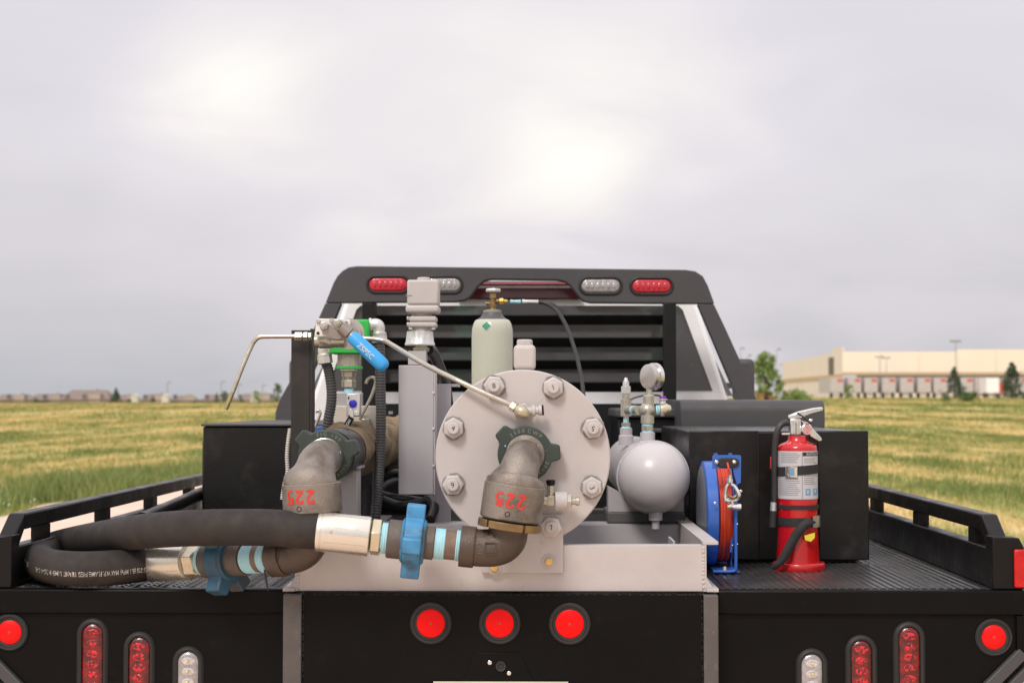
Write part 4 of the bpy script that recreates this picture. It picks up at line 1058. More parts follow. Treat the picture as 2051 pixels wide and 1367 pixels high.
def bleed_valve():
    Y = 3.755
    o = P(1078, 1003, Y)
    t = thing('bleed_valve', 'small steel bleed valve with black cap sticking out beside the right swivel joint', 'valve', o)
    s = Y / F
    def L(px, py=1003): return P(px, py, Y)
    obj('stem_pipe', cyl(NB(), L(1062, 1001), L(1096, 1002), 0.0125, n=18), G['nickel'], t)
    obj('body', cyl(NB(), L(1112), L(1136), 0.0215, n=28), G['grey'], t, bevel=0.001)
    obj('packing_nut', lathe(NB(), L(1136.3), (1, 0, 0.0), [(0, 0.0195), (0.009, 0.0185), (0.0105, 0.014)], 6), G['nickel'], t)
    obj('stem', lathe(NB(), L(1145.5), (1, 0, 0), [(0, 0.008), (0.009, 0.008), (0.0095, 0.010), (0.017, 0.010), (0.018, 0.008)], 14), G['nickel'], t)
    obj('yoke', box(L(1095, 1012) + Vector((0, -0.010, 0)), L(1112, 992) + Vector((0, 0.010, 0))), G['nickel'], t, bevel=0.002)
    obj('vent_tee', cyl(NB(), L(1103, 992), L(1103, 972), 0.0095, 0.0085, 16), G['nickel'], t)
    obj('black_cap', lathe(NB(), L(1103, 969), (0, 0, 1), [(-0.003, 0.008), (0.002, 0.0105), (0.009, 0.0105), (0.010, 0.008)], 18), G['black'], t)
    obj('flange_tap', cyl(NB(), L(1103, 1003) + Vector((0, 0.006, 0)), L(1103, 1003) + Vector((0, 0.05, 0)), 0.009, n=14), G['nickel'], t)
bleed_valve()

# ------------------------------------------------------------------ swivel joints and what hangs on them
def radial_poly(c, Y, base_r, lugs, lug_r, half_in=19, half_out=12, n=96, inner=None, sx=1.0):
    """wing nut outline in the XZ plane"""
    pts = []
    for k in range(n):
        a = 360 * k / n; r = base_r
        for L in lugs:
            d = abs((a - L + 180) % 360 - 180)
            if d < half_out: r = lug_r / max(0.8, math.cos(R(d)))
            elif d < half_in: r = lug_r + (base_r - lug_r) * (d - half_out) / (half_in - half_out)
        pts.append(Vector((c.x + r * math.cos(R(a)), Y, c.z + r * math.sin(R(a)))))
    return pts
def arc_text(s, c, y, rad, a_mid, size, m, parent):
    def fn(x, v):
        a = R(a_mid) - x / rad; r = rad + v
        return Vector((c.x + r * math.cos(a), y, c.z + r * math.sin(a)))
    return lettering(s, size, fn, m, parent)
def wrap_text(s, size, o, axis, r, ang, m, parent, flip=True, along=0.0):
    """lettering laid round a cylinder whose axis runs along axis; ang turns it from facing the viewer"""
    a = Vector(axis).normalized(); v = Vector((0, -1, 0)); v = (v - a * v.dot(a)).normalized(); u = v.cross(a)   # v to the viewer
    if u.x < 0: u = -u
    k = -1 if flip else 1
    def fn(x, y):
        th = ang + k * x / r
        return Vector(o) + a * (along + (y if a.z < 0 else -y) * (1 if flip else -1)) + (v * math.cos(th) + u * math.sin(th)) * (r + 0.0006)
    return lettering(s, size, fn, m, parent, bold=0.045)

STROKES = {'2': [(-0.8, 0.55), (-0.55, 0.9), (0.1, 1.0), (0.65, 0.75), (0.6, 0.3), (0.0, -0.25), (-0.75, -0.85), (-0.2, -0.9), (0.4, -0.85), (0.9, -0.95)],
           '5': [(0.8, 0.95), (0.1, 0.9), (-0.6, 0.95), (-0.65, 0.2), (-0.1, 0.3), (0.5, 0.15), (0.65, -0.4), (0.2, -0.9), (-0.4, -0.95), (-0.8, -0.8)]}
def brush_digits(txt, o, axis, r, ang, m, parent, h=0.0145, w=0.0095, gap=0.0250, bw=0.0031):
    """hand painted digits laid upside down round a cylinder"""
    a = Vector(axis).normalized(); v = Vector((0, -1, 0)); v = (v - a * v.dot(a)).normalized(); u = v.cross(a); u = u if u.x > 0 else -u
    def put(x, y): th = ang - x / r; return Vector(o) + a * y + (v * math.cos(th) + u * math.sin(th)) * (r + 0.0012)
    bm = NB()
    for i, ch in enumerate(txt):
        x0 = (i - (len(txt) - 1) / 2) * gap
        path = cr_path([Vector((x0 + px * w + rng.uniform(-0.0008, 0.0008), py * h + rng.uniform(-0.001, 0.001), 0)) for px, py in STROKES[ch]], 5)
        L = []
        for j, p in enumerate(path):
            t = (path[min(j + 1, len(path) - 1)] - path[max(j - 1, 0)]).normalized(); nn = Vector((-t.y, t.x, 0)) * (bw * rng.uniform(0.8, 1.15))
            L.append((bm.verts.new(put(*(p + nn)[:2])), bm.verts.new(put(*(p - nn)[:2]))))
        for p, q in zip(L, L[1:]): bm.faces.new((p[0], p[1], q[1], q[0]))
    return obj('lettering', bm, m, parent, sharp=None)
def swivel(label, ctr, Yn, path, ax_top, ax_bot, Yc, rc, lugs, text, tmid, ring_c, low_path, low_r, end_dir, mark_px, lip=False):
    c = P(*ctr, Yn)
    t = thing('swivel_joint', label, 'pipe swivel', c, 'pipe swivel joints')
    poly = radial_poly(c, Yn, 0.0640, lugs, 0.0815)
    nut = obj('wing_nut', prism(NB(), poly, (0, 0.036, 0)), G['nutgreen'], t, bevel=0.003)
    arc_text(text, c, Yn - 0.0012, 0.0535, tmid, 0.0125, G['nutmark'], nut)
    arc_text('2 0 0 X', c, Yn - 0.0012, 0.0535, -38, 0.0115, G['nutmark'], nut)
    obj('lip_ring', lathe(NB(), (c.x, Yn, c.z), (0, -1, 0), [(0.0005, 0.0445), (0.006, 0.0445), (0.0075, 0.042)], 40), G['stainless'] if lip else G['cast'], t)
    s = rtube(NB(), [(P(px, py, y), r) for px, py, y, r in path], 36, 8)
    top, bot = P(*ax_top, Yc), P(*ax_bot, Yc); a = (bot - top).normalized(); Lc = (bot - top).length
    lathe(s, top - a * 0.002, a, [(0, rc - 0.006), (0.0012, rc - 0.001), (0.0025, rc + 0.0002), (Lc * 0.5, rc + 0.0006), (Lc - 0.001, rc), (Lc + 0.002, rc - 0.003)], 64)
    body = obj('swivel_body', s, G['cast'], t, sharp=24)
    L = (bot - top).length
    brush_digits('225', (top + bot) / 2 - a * 0.007, a, rc, mark_px, G['paintred'], body)
    # weep hole
    v = Vector((0, -1, 0)); v = (v - a * v.dot(a)).normalized()
    hp = top + a * (L * 0.80)
    th = mark_px - 0.03; u = v.cross(a); u = u if u.x > 0 else -u
    d = v * math.cos(th) + u * math.sin(th)
    obj('weep_hole', lathe(NB(), hp + d * (rc - 0.002), d, [(0, 0.006), (0.0027, 0.006), (0.0031, 0.0048), (0.0005, 0.0042), (0.0004, 0)], 18), G['black'], body)
    # seam burrs along the bell's edge
    # retaining ring with notches
    o = bot + a * 0.004
    obj('dark_groove', lathe(NB(), bot + a * 0.0005, a, [(0, rc - 0.008), (0.02, rc - 0.008)], 40), G['black'], t)
    bm = NB(); nseg = 5
    for k in range(nseg):
        a0 = 2 * math.pi * k / nseg + 0.55; m = 12; ang = [a0 + (2 * math.pi / nseg - 0.10) * i / m for i in range(m + 1)]
        rin, rout = rc - 0.007, rc + 0.0025
        vs = [[bm.verts.new(o + a * hgt + (v * math.cos(x) + u * math.sin(x)) * rr) for x in ang] for rr, hgt in ((rin, 0), (rout, 0), (rout, 0.0165), (rin, 0.0165))]
        for q in range(4):
            p1, p2 = vs[q], vs[(q + 1) % 4]
            for i in range(m): bm.faces.new((p1[i], p1[i + 1], p2[i + 1], p2[i]))
        bm.faces.new([x[0] for x in vs]); bm.faces.new([x[-1] for x in vs][::-1])
    obj('retaining_ring', bm, G['brass'], t, bevel=0.001)
    obj('ring_core', lathe(NB(), o + a * 0.001, a, [(0, rc - 0.006), (0.014, rc - 0.006)], 40), G['brass'], t)
    el = obj('lower_elbow', rtube(NB(), [(P(px, py, y), r) for px, py, y, r in low_path], 30, 6), G['castdark'], t, sharp=50)
    return t, body, el, a, bot

lowR = [(1019, 1058, 3.655, 0.047), (1018, 1064, 3.655, 0.0445), (1016, 1078, 3.655, 0.0435), (1005, 1090, 3.655, 0.043), (986, 1096, 3.655, 0.0425), (962, 1096.5, 3.655, 0.042), (951, 1095.5, 3.655, 0.0425), (949, 1095.3, 3.655, 0.0462), (922, 1092.6, 3.655, 0.0462)]
tR, bR, eR, aR, botR = swivel('bronze brown pipe swivel bolted to the centre of the big round cover', (1052, 909), 3.755,
    [(1050, 914, 3.80, 0.0395), (1049, 915, 3.745, 0.041), (1047, 920, 3.70, 0.0425), (1042, 934, 3.672, 0.0435), (1038, 946, 3.662, 0.046), (1034.5, 957, 3.66, 0.056), (1033, 966, 3.657, 0.0655), (1032, 971, 3.656, 0.066), (1030, 985, 3.656, 0.060)],
    (1032, 970), (1022, 1040), 3.656, 0.069, (137, 3, 252), '2 5 0 0  C W P', 88, None, lowR, None, None, -0.08)
lowL = [(622, 1040, 3.69, 0.046), (621, 1060, 3.69, 0.0445), (619, 1082, 3.69, 0.0435), (610, 1098, 3.692, 0.043), (594, 1108, 3.698, 0.0425), (576, 1112, 3.706, 0.042), (572, 1112.6, 3.708, 0.0425), (570, 1113, 3.709, 0.0458), (546, 1115, 3.72, 0.0458)]
tL, bL, eL, aL, botL = swivel('grey brown pipe swivel in front of the black post on the left', (650, 914), 3.87,
    [(655, 913, 3.91, 0.0405), (651, 914, 3.85, 0.042), (643, 918, 3.78, 0.0435), (635, 928, 3.728, 0.0445), (631, 942, 3.705, 0.047), (627.5, 955, 3.695, 0.055), (625, 964, 3.69, 0.0635), (624.4, 969, 3.69, 0.064), (624, 985, 3.69, 0.058)],
    (624, 968), (627, 1026), 3.69, 0.067, (140, 18, 262), 'F I G   1 0 0', 78, None, lowL, None, None, -0.30, True)
# cast marks on the right elbow and the two scraps of thread tape at the nuts
p = P(990, 1097, 3.60)
for k, (sx, sy, hw, hh) in enumerate(((982, 1098, 0.0125, 0.014),)):
    q = P(sx, sy, 3.611)
    bm = NB()
    for a, b in (((-1, -1), (1, -0.86)), ((-1, 0.86), (1, 1)), ((-1, -0.86), (-0.84, 0.86)), ((0.84, -0.86), (1, 0.86))):
        bx(bm, (q.x + a[0] * hw, q.y, q.z + a[1] * hh), (q.x + b[0] * hw, q.y + 0.006, q.z + b[1] * hh))
    obj('cast_frame', bm, G['castdark'], eR)
q = P(1006, 1095, 3.6105)
lettering('90', 0.020, lambda x, y: Vector((q.x - y * 0.9, q.y + 0.004, q.z + x)), G['cast'], eR)
q = P(962, 1098, 3.6128)
lettering('1500', 0.014, lambda x, y: Vector((q.x - y * 0.9, q.y, q.z + x)), G['cast'], eR)
q = P(671, 908, 3.80)
obj('tape_scrap', prism(NB(), [q, q + Vector((0.012, 0.004, -0.003)), q + Vector((0.013, 0.004, 0.006)), q + Vector((0.005, 0.002, 0.004)), q + Vector((0, 0, 0.008))], (0, 0.001, 0)), G['tape'], tL)
q = P(1010, 893, 3.752)
obj('tape_scrap', prism(NB(), [q, q + Vector((0.004, 0, -0.002)), q + Vector((0.003, 0, 0.004))], (0, 0.001, 0)), G['tape'], tR)

def tape_band(o, d, t0, t1, r, parent):
    prof = []; n = max(4, int((t1 - t0) / 0.0022))
    for i in range(n + 1):
        prof.append((t0 + (t1 - t0) * i / n, r + (0.0006 if i % 2 else -0.0004)))
    return obj('thread_tape', lathe(NB(), o, d, prof, 28), G['tape'], parent)
def fitting_line(A, B, k, side):
    """hose end: nipple, hammer union, hex and crimped ferrule on the line from A (elbow) to B (hose); k holds distances"""
    d = (B - A).normalized(); D = lambda f: (B - A).length * f
    nip = thing('pipe_nipple', 'rusty pipe nipple with light blue tape next to the %s elbow' % side, 'pipe nipple', A, 'taped pipe nipples')
    obj('nipple', lathe(NB(), A, d, [(D(k['nip'][0]) - 0.004, k['rn'] - 0.0012), (D(k['nip'][1]) + 0.006, k['rn'] - 0.0012)], 28), G['nipple'], nip)
    for a, b in k['tapes']: tape_band(A, d, D(a), D(b), k['rn'], nip)
    return d, D
def hammer_union(A, d, D, k, label, turn, mats):
    bl = G[mats or 'bluenut']
    t = thing('hammer_union', label, 'pipe union', A + d * D(k['nut'][0]), 'blue hammer unions')
    obj('threaded_half', lathe(NB(), A, d, [(D(k['h1'][0]), 0.038), (D(k['h1'][0]) + 0.002, k['rh1']), (D(k['h1'][1]), k['rh1'])], 36), G['union'], t)
    obj('tail_half', lathe(NB(), A, d, [(D(k['h2'][0]), k['rh2']), (D(k['h2'][1]) - 0.003, k['rh2']), (D(k['h2'][1]), k['rh2'] - 0.003)], 36), G['union'], t)
    a, u, v = basis(d)
    n = 96; rb, rl = 0.0545, 0.083; w = abs(D(k['nut'][1]) - D(k['nut'][0]))
    up = Vector((0, 0, 1)); up = (up - d * up.dot(d)).normalized(); fr = d.cross(up)
    if fr.y > 0: fr = -fr
    poly = []
    for i in range(n):
        ang = 360 * i / n; r = rb
        for L in turn:
            dd = abs((ang - L + 180) % 360 - 180)
            if dd < 13: r = rl * min(1.1, 1 / math.cos(R(dd)))
            elif dd < 19: r = rl + (rb - rl) * (dd - 13) / 6
        poly.append(A + d * D(k['nut'][0]) + (up * math.cos(R(ang)) + fr * math.sin(R(ang))) * r)
    nut = obj('wing_nut', prism(NB(), poly, d * w), bl, t, bevel=0.004, seg=3)
    obj('nut_collar', lathe(NB(), A, d, [(D(k['nut'][0]) - 0.006, 0.047), (D(k['nut'][0]) - 0.0005, 0.052), ], 36), bl, t)
    obj('nut_collar', lathe(NB(), A, d, [(D(k['nut'][1]) + 0.0005, 0.052), (D(k['nut'][1]) + 0.006, 0.045)], 36), bl, t)
    return t
# right line: elbow end (922,1092.6) to hose (635,1063)
AR, BR = P(922, 1092.6, 3.655), P(635, 1063, 3.645)
fx = lambda x: (922 - x) / (922 - 635)
kR = dict(nip=(fx(921), fx(868)), rn=0.0345, tapes=((fx(921.5), fx(913)), (fx(891), fx(871))), h1=(fx(869), fx(847)), rh1=0.0375, h2=(fx(812), fx(776)), rh2=0.0435, nut=(fx(846), fx(809)))
dR, DR = fitting_line(AR, BR, kR, 'right')
hammer_union(AR, dR, DR, kR, 'bright blue wing nut union nearest the viewer, left of the bronze right elbow', (4, 94, 184, 274), None)
L2x = lambda x: (546 - x) / (546 - 303)
AL, BL = P(546, 1115, 3.72), P(303, 1128, 3.93)
kL = dict(nip=(L2x(545), L2x(496)), rn=0.0345, tapes=((L2x(544), L2x(531)), (L2x(520), L2x(499))), h1=(L2x(497), L2x(468)), rh1=0.0385, h2=(L2x(440), L2x(418)), rh2=0.041, nut=(L2x(467), L2x(441)))
dL, DL = fitting_line(AL, BL, kL, 'left')
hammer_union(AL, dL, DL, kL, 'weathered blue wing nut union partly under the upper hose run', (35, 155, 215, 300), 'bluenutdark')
# thread that dangles from the left nipple
t = obj('loose_thread', rtube(NB(), [(P(530, 1140, 3.69), 0.002), (P(532, 1155, 3.685), 0.003), (P(535, 1172, 3.68), 0.002), (P(537, 1184, 3.68), 0.0006)], 8, 4), G['ink'], None, loc=P(530, 1140, 3.69))
tag(t, 'dark strip of thread tape dangling from the left taped nipple', 'thread')

def build_hose():
    t = thing('rubber_hose', 'thick black rubber hose bent in a loop between two zinc ferrules', 'hose', P(200, 1175, 3.9))
    rH = 0.0415
    r0 = AR + dR * DR(fx(655)); l0 = AL + dL * DL(L2x(320))
    zc = ZD + rH + 0.004
    pts = [r0, AR + dR * DR(fx(620)), P(540, 1056, 3.655), P(440, 1055.5, 3.68), P(350, 1058.5, 3.74), P(275, 1065, 3.86), P(212, 1074, 4.05), P(160, 1083, 4.22), P(114, 1094, 4.26), P(84, 1107, 4.18), P(77, 1122, 4.02), P(104, 1134, 3.90), P(160, 1138.5, 3.86), P(225, 1136, 3.88), P(270, 1131.5, 3.905), AL + dL * DL(L2x(300)), l0]
    path = cr_path(pts, 10)
    h = obj('hose', sweep(NB(), path, rH, 32), G['rubber'], t, sharp=60)
    # printed line along the lower run
    seg = [p for p in cr_path(pts[9:], 12)]
    cum = [0.0]
    for p, q in zip(seg, seg[1:]): cum.append(cum[-1] + (q - p).length)
    def at(sv):
        sv = min(max(sv, 0), cum[-1] - 1e-4)
        for i in range(len(seg) - 1):
            if cum[i + 1] >= sv:
                f = (sv - cum[i]) / (cum[i + 1] - cum[i]); p = seg[i].lerp(seg[i + 1], f); tt = (seg[min(i + 2, len(seg) - 1)] - seg[max(i - 1, 0)]).normalized(); return p, tt
        return seg[-1], (seg[-1] - seg[-2]).normalized()
    txt = 'H953 1,175 PSI (8.1 MPa) MAX W.P. FLAME RESISTANT U/MSHA 2G-11C-48'
    vs, fs = text_geo(txt, 0.0165)
    x0, x1 = min(v[0] for v in vs), max(v[0] for v in vs)
    send = next(c for c, p in zip(cum, seg) if p.x > P(296, 1130, 3.92).x and p.y < 3.95 and c > 0.2)
    sbeg = next(c for c, p in zip(cum, seg) if p.x > P(100, 1134, 3.90).x and p.y < 4.0)
    kx = (send - sbeg) / (x1 - x0)
    def fn(x, y):
        p, tt = at(send - (x - x0) * kx)
        view = (CL - p); view = (view - tt * view.dot(tt)).normalized(); w = view.cross(tt); w = w if w.z > 0 else -w
        th = 0.30 + y / rH                                # below the middle of the visible side, upside down
        return p + (view * math.cos(th) - w * math.sin(th)) * (rH + 0.0006)
    lettering(txt, 0.0165, fn, G['hoseprint'], h)
    def fn2(x, y):
        p, tt = at(sbeg - 0.06 - x)
        view = (CL - p); view = (view - tt * view.dot(tt)).normalized(); w = view.cross(tt); w = w if w.z > 0 else -w
        th = 0.30 + y / rH
        return p + (view * math.cos(th) - w * math.sin(th)) * (rH + 0.0006)
    lettering('\u00ae ----', 0.016, fn2, G['hoseprint'], h)
    # crimped ferrules and hex nuts
    for A, d, D, f0, f1, h0, h1, rf, rx, tp in ((AR, dR, DR, fx(742), fx(636), fx(764), fx(743), 0.0445, 0.0420, (fx(778), fx(764.5))), (AL, dL, DL, L2x(386), L2x(303), L2x(409), L2x(387), 0.0440, 0.0415, (L2x(419), L2x(409.5)))):
        a, b = D(f0), D(f1)
        fe = obj('ferrule', lathe(NB(), A, d, [(a, rf - 0.006), (a + 0.002, rf - 0.001), (a + 0.006, rf), (b - 0.012, rf), (b - 0.011, rf - 0.0012), (b - 0.0095, rf - 0.0012), (b - 0.0085, rf), (b - 0.002, rf), (b, rf - 0.0015), (b, rH)], 48), G['ferrule'], t)
        bm = NB(); aa, u, v = basis(d)
        for k in range(8):
            an = k * math.pi / 4 + 0.35
            e = u * math.cos(an) + v * math.sin(an); f = aa.cross(e)
            c0 = A + d * (a + 0.008) + e * (rf + 0.0001); c1 = A + d * (b - 0.016) + e * (rf + 0.0001)
            prism(bm, [c0 - f * 0.0005, c1 - f * 0.0005, c1 + f * 0.0005, c0 + f * 0.0005], e * 0.0004)
        obj('crimp_line', bm, G['hexzinc'], fe)
        a, b = D(h0), D(h1)
        obj('hex_nut', lathe(NB(), A, d, [(a, rx * 0.9), (a + 0.003, rx), (b - 0.003, rx), (b - 0.0005, rx * 0.9)], 6, 0.3), G['hexzinc'], t, bevel=0.001)
        tape_band(A, d, D(tp[0]), D(tp[1]), 0.0345, t)
build_hose()

# ------------------------------------------------------------------ left side: pipe, post, valve, meter
def build_pipe():
    c = P(650, 914, 3.87)
    o = Vector((c.x, 3.94, c.z)); rp = 0.062
    t = thing('wrapped_pipe', 'black pipe partly wrapped in tan burlap running forward behind the left swivel', 'pipe', o)
    obj('pipe', lathe(NB(), o, (0, 1, 0), [(0, 0.055), (0.03, 0.055), (0.03, rp), (2.5, rp)], 40), G['pipeblack'], t)
    # burlap wound round the pipe: overlapping turns with an uneven edge
    bm = NB(); n = 44; rings = []
    r_ = np.random.default_rng(4)
    ph = r_.uniform(0, 6.28, 6)
    for i in range(60):
        y = 0.27 + i * 0.033
        turn = 0.010 * ((i * 0.027 / 0.17) % 1.0)
        ring = []
        for k in range(n):
            a = 2 * math.pi * k / n
            r = rp + 0.007 + 0.010 * (((i * 0.033 / 0.19) + a / 6.283) % 1.0) + 0.003 * math.sin(3 * a + ph[0] + i * 0.5) + 0.0025 * math.sin(7 * a + ph[1] - i * 0.9)
            if i == 0: r = rp + 0.001
            ring.append(bm.verts.new((o.x + r * math.cos(a), o.y + y + (0.03 * math.sin(a * 1 + 0.6) if i < 3 else 0), o.z + r * math.sin(a))))
        rings.append(ring)
    for p, q in zip(rings, rings[1:]):
        for k in range(n): bm.faces.new((p[k], p[(k + 1) % n], q[(k + 1) % n], q[k]))
    w = obj('burlap_wrap', bm, G['wrap'], t, sharp=70)
    # bulge of the wrapped elbow by the tall housing
    e = P(812, 872, 5.6)
    obj('wrapped_elbow', rtube(NB(), [(P(760, 888, 5.3), 0.05), (P(782, 876, 5.35), 0.062), (P(800, 876, 5.4), 0.066), (P(812, 900, 5.4), 0.062), (P(806, 935, 5.4), 0.05)], 20, 5), G['wrap'], t, sharp=70)
    # drop leg under the pipe
    obj('drop_leg', cyl(NB(), (o.x + 0.0, 4.62, o.z - 0.05), (o.x + 0.0, 4.62, EYE - 0.325), 0.045, n=24), G['pipeblack'], t)
    q = P(705, 925, 4.3)
    obj('wooden_wedge', prism(NB(), [P(693, 945, 4.115), P(708, 945, 4.115), P(706, 905, 4.115), P(699, 908, 4.115)], (0, 0.03, 0)), G['cream'], t)
build_pipe()

def build_post():
    Y = 4.10
    a, b = P(583.5, 661, Y), P(619, 1095, Y)
    t = thing('black_post', 'black upright steel angle post carrying the bent steel tube and ball valve', 'post', (a.x, Y, b.z))
    obj('front_leaf', box((a.x, Y, b.z), (b.x, Y + 0.006, a.z)), G['steelpost'], t, bevel=0.001)
    obj('side_leaf', box((b.x + 0.0005, Y - 0.001, b.z), (b.x + 0.0065, Y + 0.05, a.z + 0.004)), G['steelpost'], t, bevel=0.001)
G['steelpost'] = pm('black_brown_steel', (0.024, 0.021, 0.019), 0.5, c2=(0.034, 0.029, 0.026), scale=20, bump=0.25, bscale=150, spec=0.35)
build_post()

def build_ballvalve():
    Y = 4.03
    def Q(px, py, y=Y): return P(px, py, y)
    t = thing('ball_valve', 'stainless ball valve with bright blue sleeve on its lever above the black post', 'ball valve', Q(665, 672))
    # mounting plate
    pl = [Q(634, 640), Q(637, 637.5), Q(700, 639), Q(702, 642), Q(698, 674), Q(633, 673), Q(630, 670)]
    plate = obj('mounting_plate', prism(NB(), pl, (0, 0.006, 0)), G['plateshiny'], t, bevel=0.001)
    for px, py in ((637.5, 643), (664.5, 641.5)):
        obj('bolt', lathe(NB(), Q(px, py, Y - 0.0005), (0, -1, 0), [(0, 0.0055), (0.006, 0.0055), (0.007, 0.0045), (0.0071, 0)], 16), G['stainless'], plate)
    for px, py in ((637, 667), (693.5, 646.5)):
        obj('bolt_hole', lathe(NB(), Q(px, py, Y - 0.0005), (0, -1, 0), [(0, 0.004), (0.0008, 0.004), (0.0009, 0)], 14), G['ink'], plate)
    # lever: pivot plate, knuckle, sleeve
    lv = [Q(640, 655, Y - 0.008), Q(645, 649, Y - 0.008), Q(654, 648, Y - 0.008), Q(664, 652, Y - 0.008), Q(676, 663, Y - 0.008), Q(690, 671, Y - 0.008), Q(688, 676, Y - 0.008), Q(680, 679.5, Y - 0.008), Q(668, 679, Y - 0.008), Q(660, 674, Y - 0.008), Q(652, 669, Y - 0.008), Q(645, 669, Y - 0.008), Q(646, 664, Y - 0.008)]
    obj('pivot_plate', prism(NB(), lv, (0, 0.005, 0)), G['leversteel'], t, bevel=0.0008)
    k2 = [Q(663, 645, Y - 0.014), Q(670, 640.5, Y - 0.014), Q(681, 640, Y - 0.014), Q(688, 645, Y - 0.014), Q(700, 655, Y - 0.014), Q(690, 664, Y - 0.014), Q(677, 655, Y - 0.014), Q(668, 653, Y - 0.014)]
    obj('lever_plate', prism(NB(), k2, (0, 0.0055, 0)), G['leversteel'], t, bevel=0.0008)
    nut = obj('pivot_nut', hexnut(NB(), Q(649.5, 652, Y - 0.0085), (0, -1, 0), 0.0115, 0.008, 0.3), G['stainless'], t, bevel=0.0006)
    obj('stem_end', lathe(NB(), Q(649.5, 652, Y - 0.017), (0, -1, 0), [(0, 0.0056), (0.005, 0.0056), (0.006, 0.0045), (0.0061, 0)], 16), G['stainless'], nut)
    nut = obj('pivot_nut', hexnut(NB(), Q(676, 647.5, Y - 0.0145), (0, -1, 0), 0.0105, 0.006, 0.1), G['nickel'], t, bevel=0.0006)
    obj('stem_end', lathe(NB(), Q(676, 647.5, Y - 0.021), (0, -1, 0), [(0, 0.0052), (0.004, 0.0052), (0.005, 0.004), (0.0051, 0)], 16), G['nickel'], nut)
    A, B = Q(684, 654, Y - 0.016), Q(700, 668, Y - 0.016)
    obj('knuckle', cyl(NB(), A, B, 0.0165, 0.0175, 24), G['leversteel'], t, bevel=0.001)
    obj('lever_rod', cyl(NB(), B + (B - A).normalized() * 0.0005, Q(704.5, 673, Y - 0.018), 0.0115, n=20), G['nickel'], t)
    A, B = Q(704, 672.5, Y - 0.0185), Q(773, 737, Y - 0.03); d = (B - A).normalized(); L = (B - A).length
    g = obj('blue_sleeve', lathe(NB(), A, d, [(0, 0.0135), (0.0, 0.0152), (0.003, 0.0162), (0.03, 0.0178), (L * 0.5, 0.0185), (L * 0.8, 0.0182), (L - 0.012, 0.0176), (L - 0.005, 0.0155), (L, 0.010), (L + 0.002, 0)], 32), G['bluegrip'], t, sharp=60)
    v = Vector((0, -1, 0)); v = (v - d * v.dot(d)).normalized(); u = v.cross(d); u = u if u.x > 0 else -u     # u points up to the right
    mid = A + d * (L * 0.47)
    def fn(x, y):
        th = -0.18 + y / 0.0185
        return mid + d * x + (v * math.cos(th) + u * math.sin(th)) * 0.0191
    lettering('ZSPEC', 0.0185, fn, G['paintwhite'], g, bold=0.004)
    # valve body behind the plate and its two end fittings
    bo = obj('valve_body', cyl(NB(), Q(631, 683, Y + 0.03), Q(690, 682, Y + 0.03), 0.017, n=24), G['nickel'], t)
    obj('body_collar', lathe(NB(), Q(640, 683, Y + 0.03), (1, 0, 0), [(0, 0.0185), (0.03, 0.0185), (0.032, 0.017)], 8), G['nickel'], t)
    # round locking disc behind the lever
    disc = obj('lock_disc', lathe(NB(), Q(698, 668, Y + 0.05), (0, 1, 0), [(0, 0.030), (0.0, 0.039), (0.012, 0.039), (0.014, 0.036), (0.014, 0.028)], 48), G['stainless'], t)
    obj('disc_hub', lathe(NB(), Q(698, 668, Y + 0.052), (0, 1, 0), [(0, 0.026), (0.02, 0.026), (0.03, 0.02)], 32), G['nickel'], t)
    obj('disc_teeth', cyl(NB(), Q(718, 660, Y + 0.045), Q(722, 690, Y + 0.045), 0.006, 0.004, 10), G['stainless'], disc)
build_ballvalve()

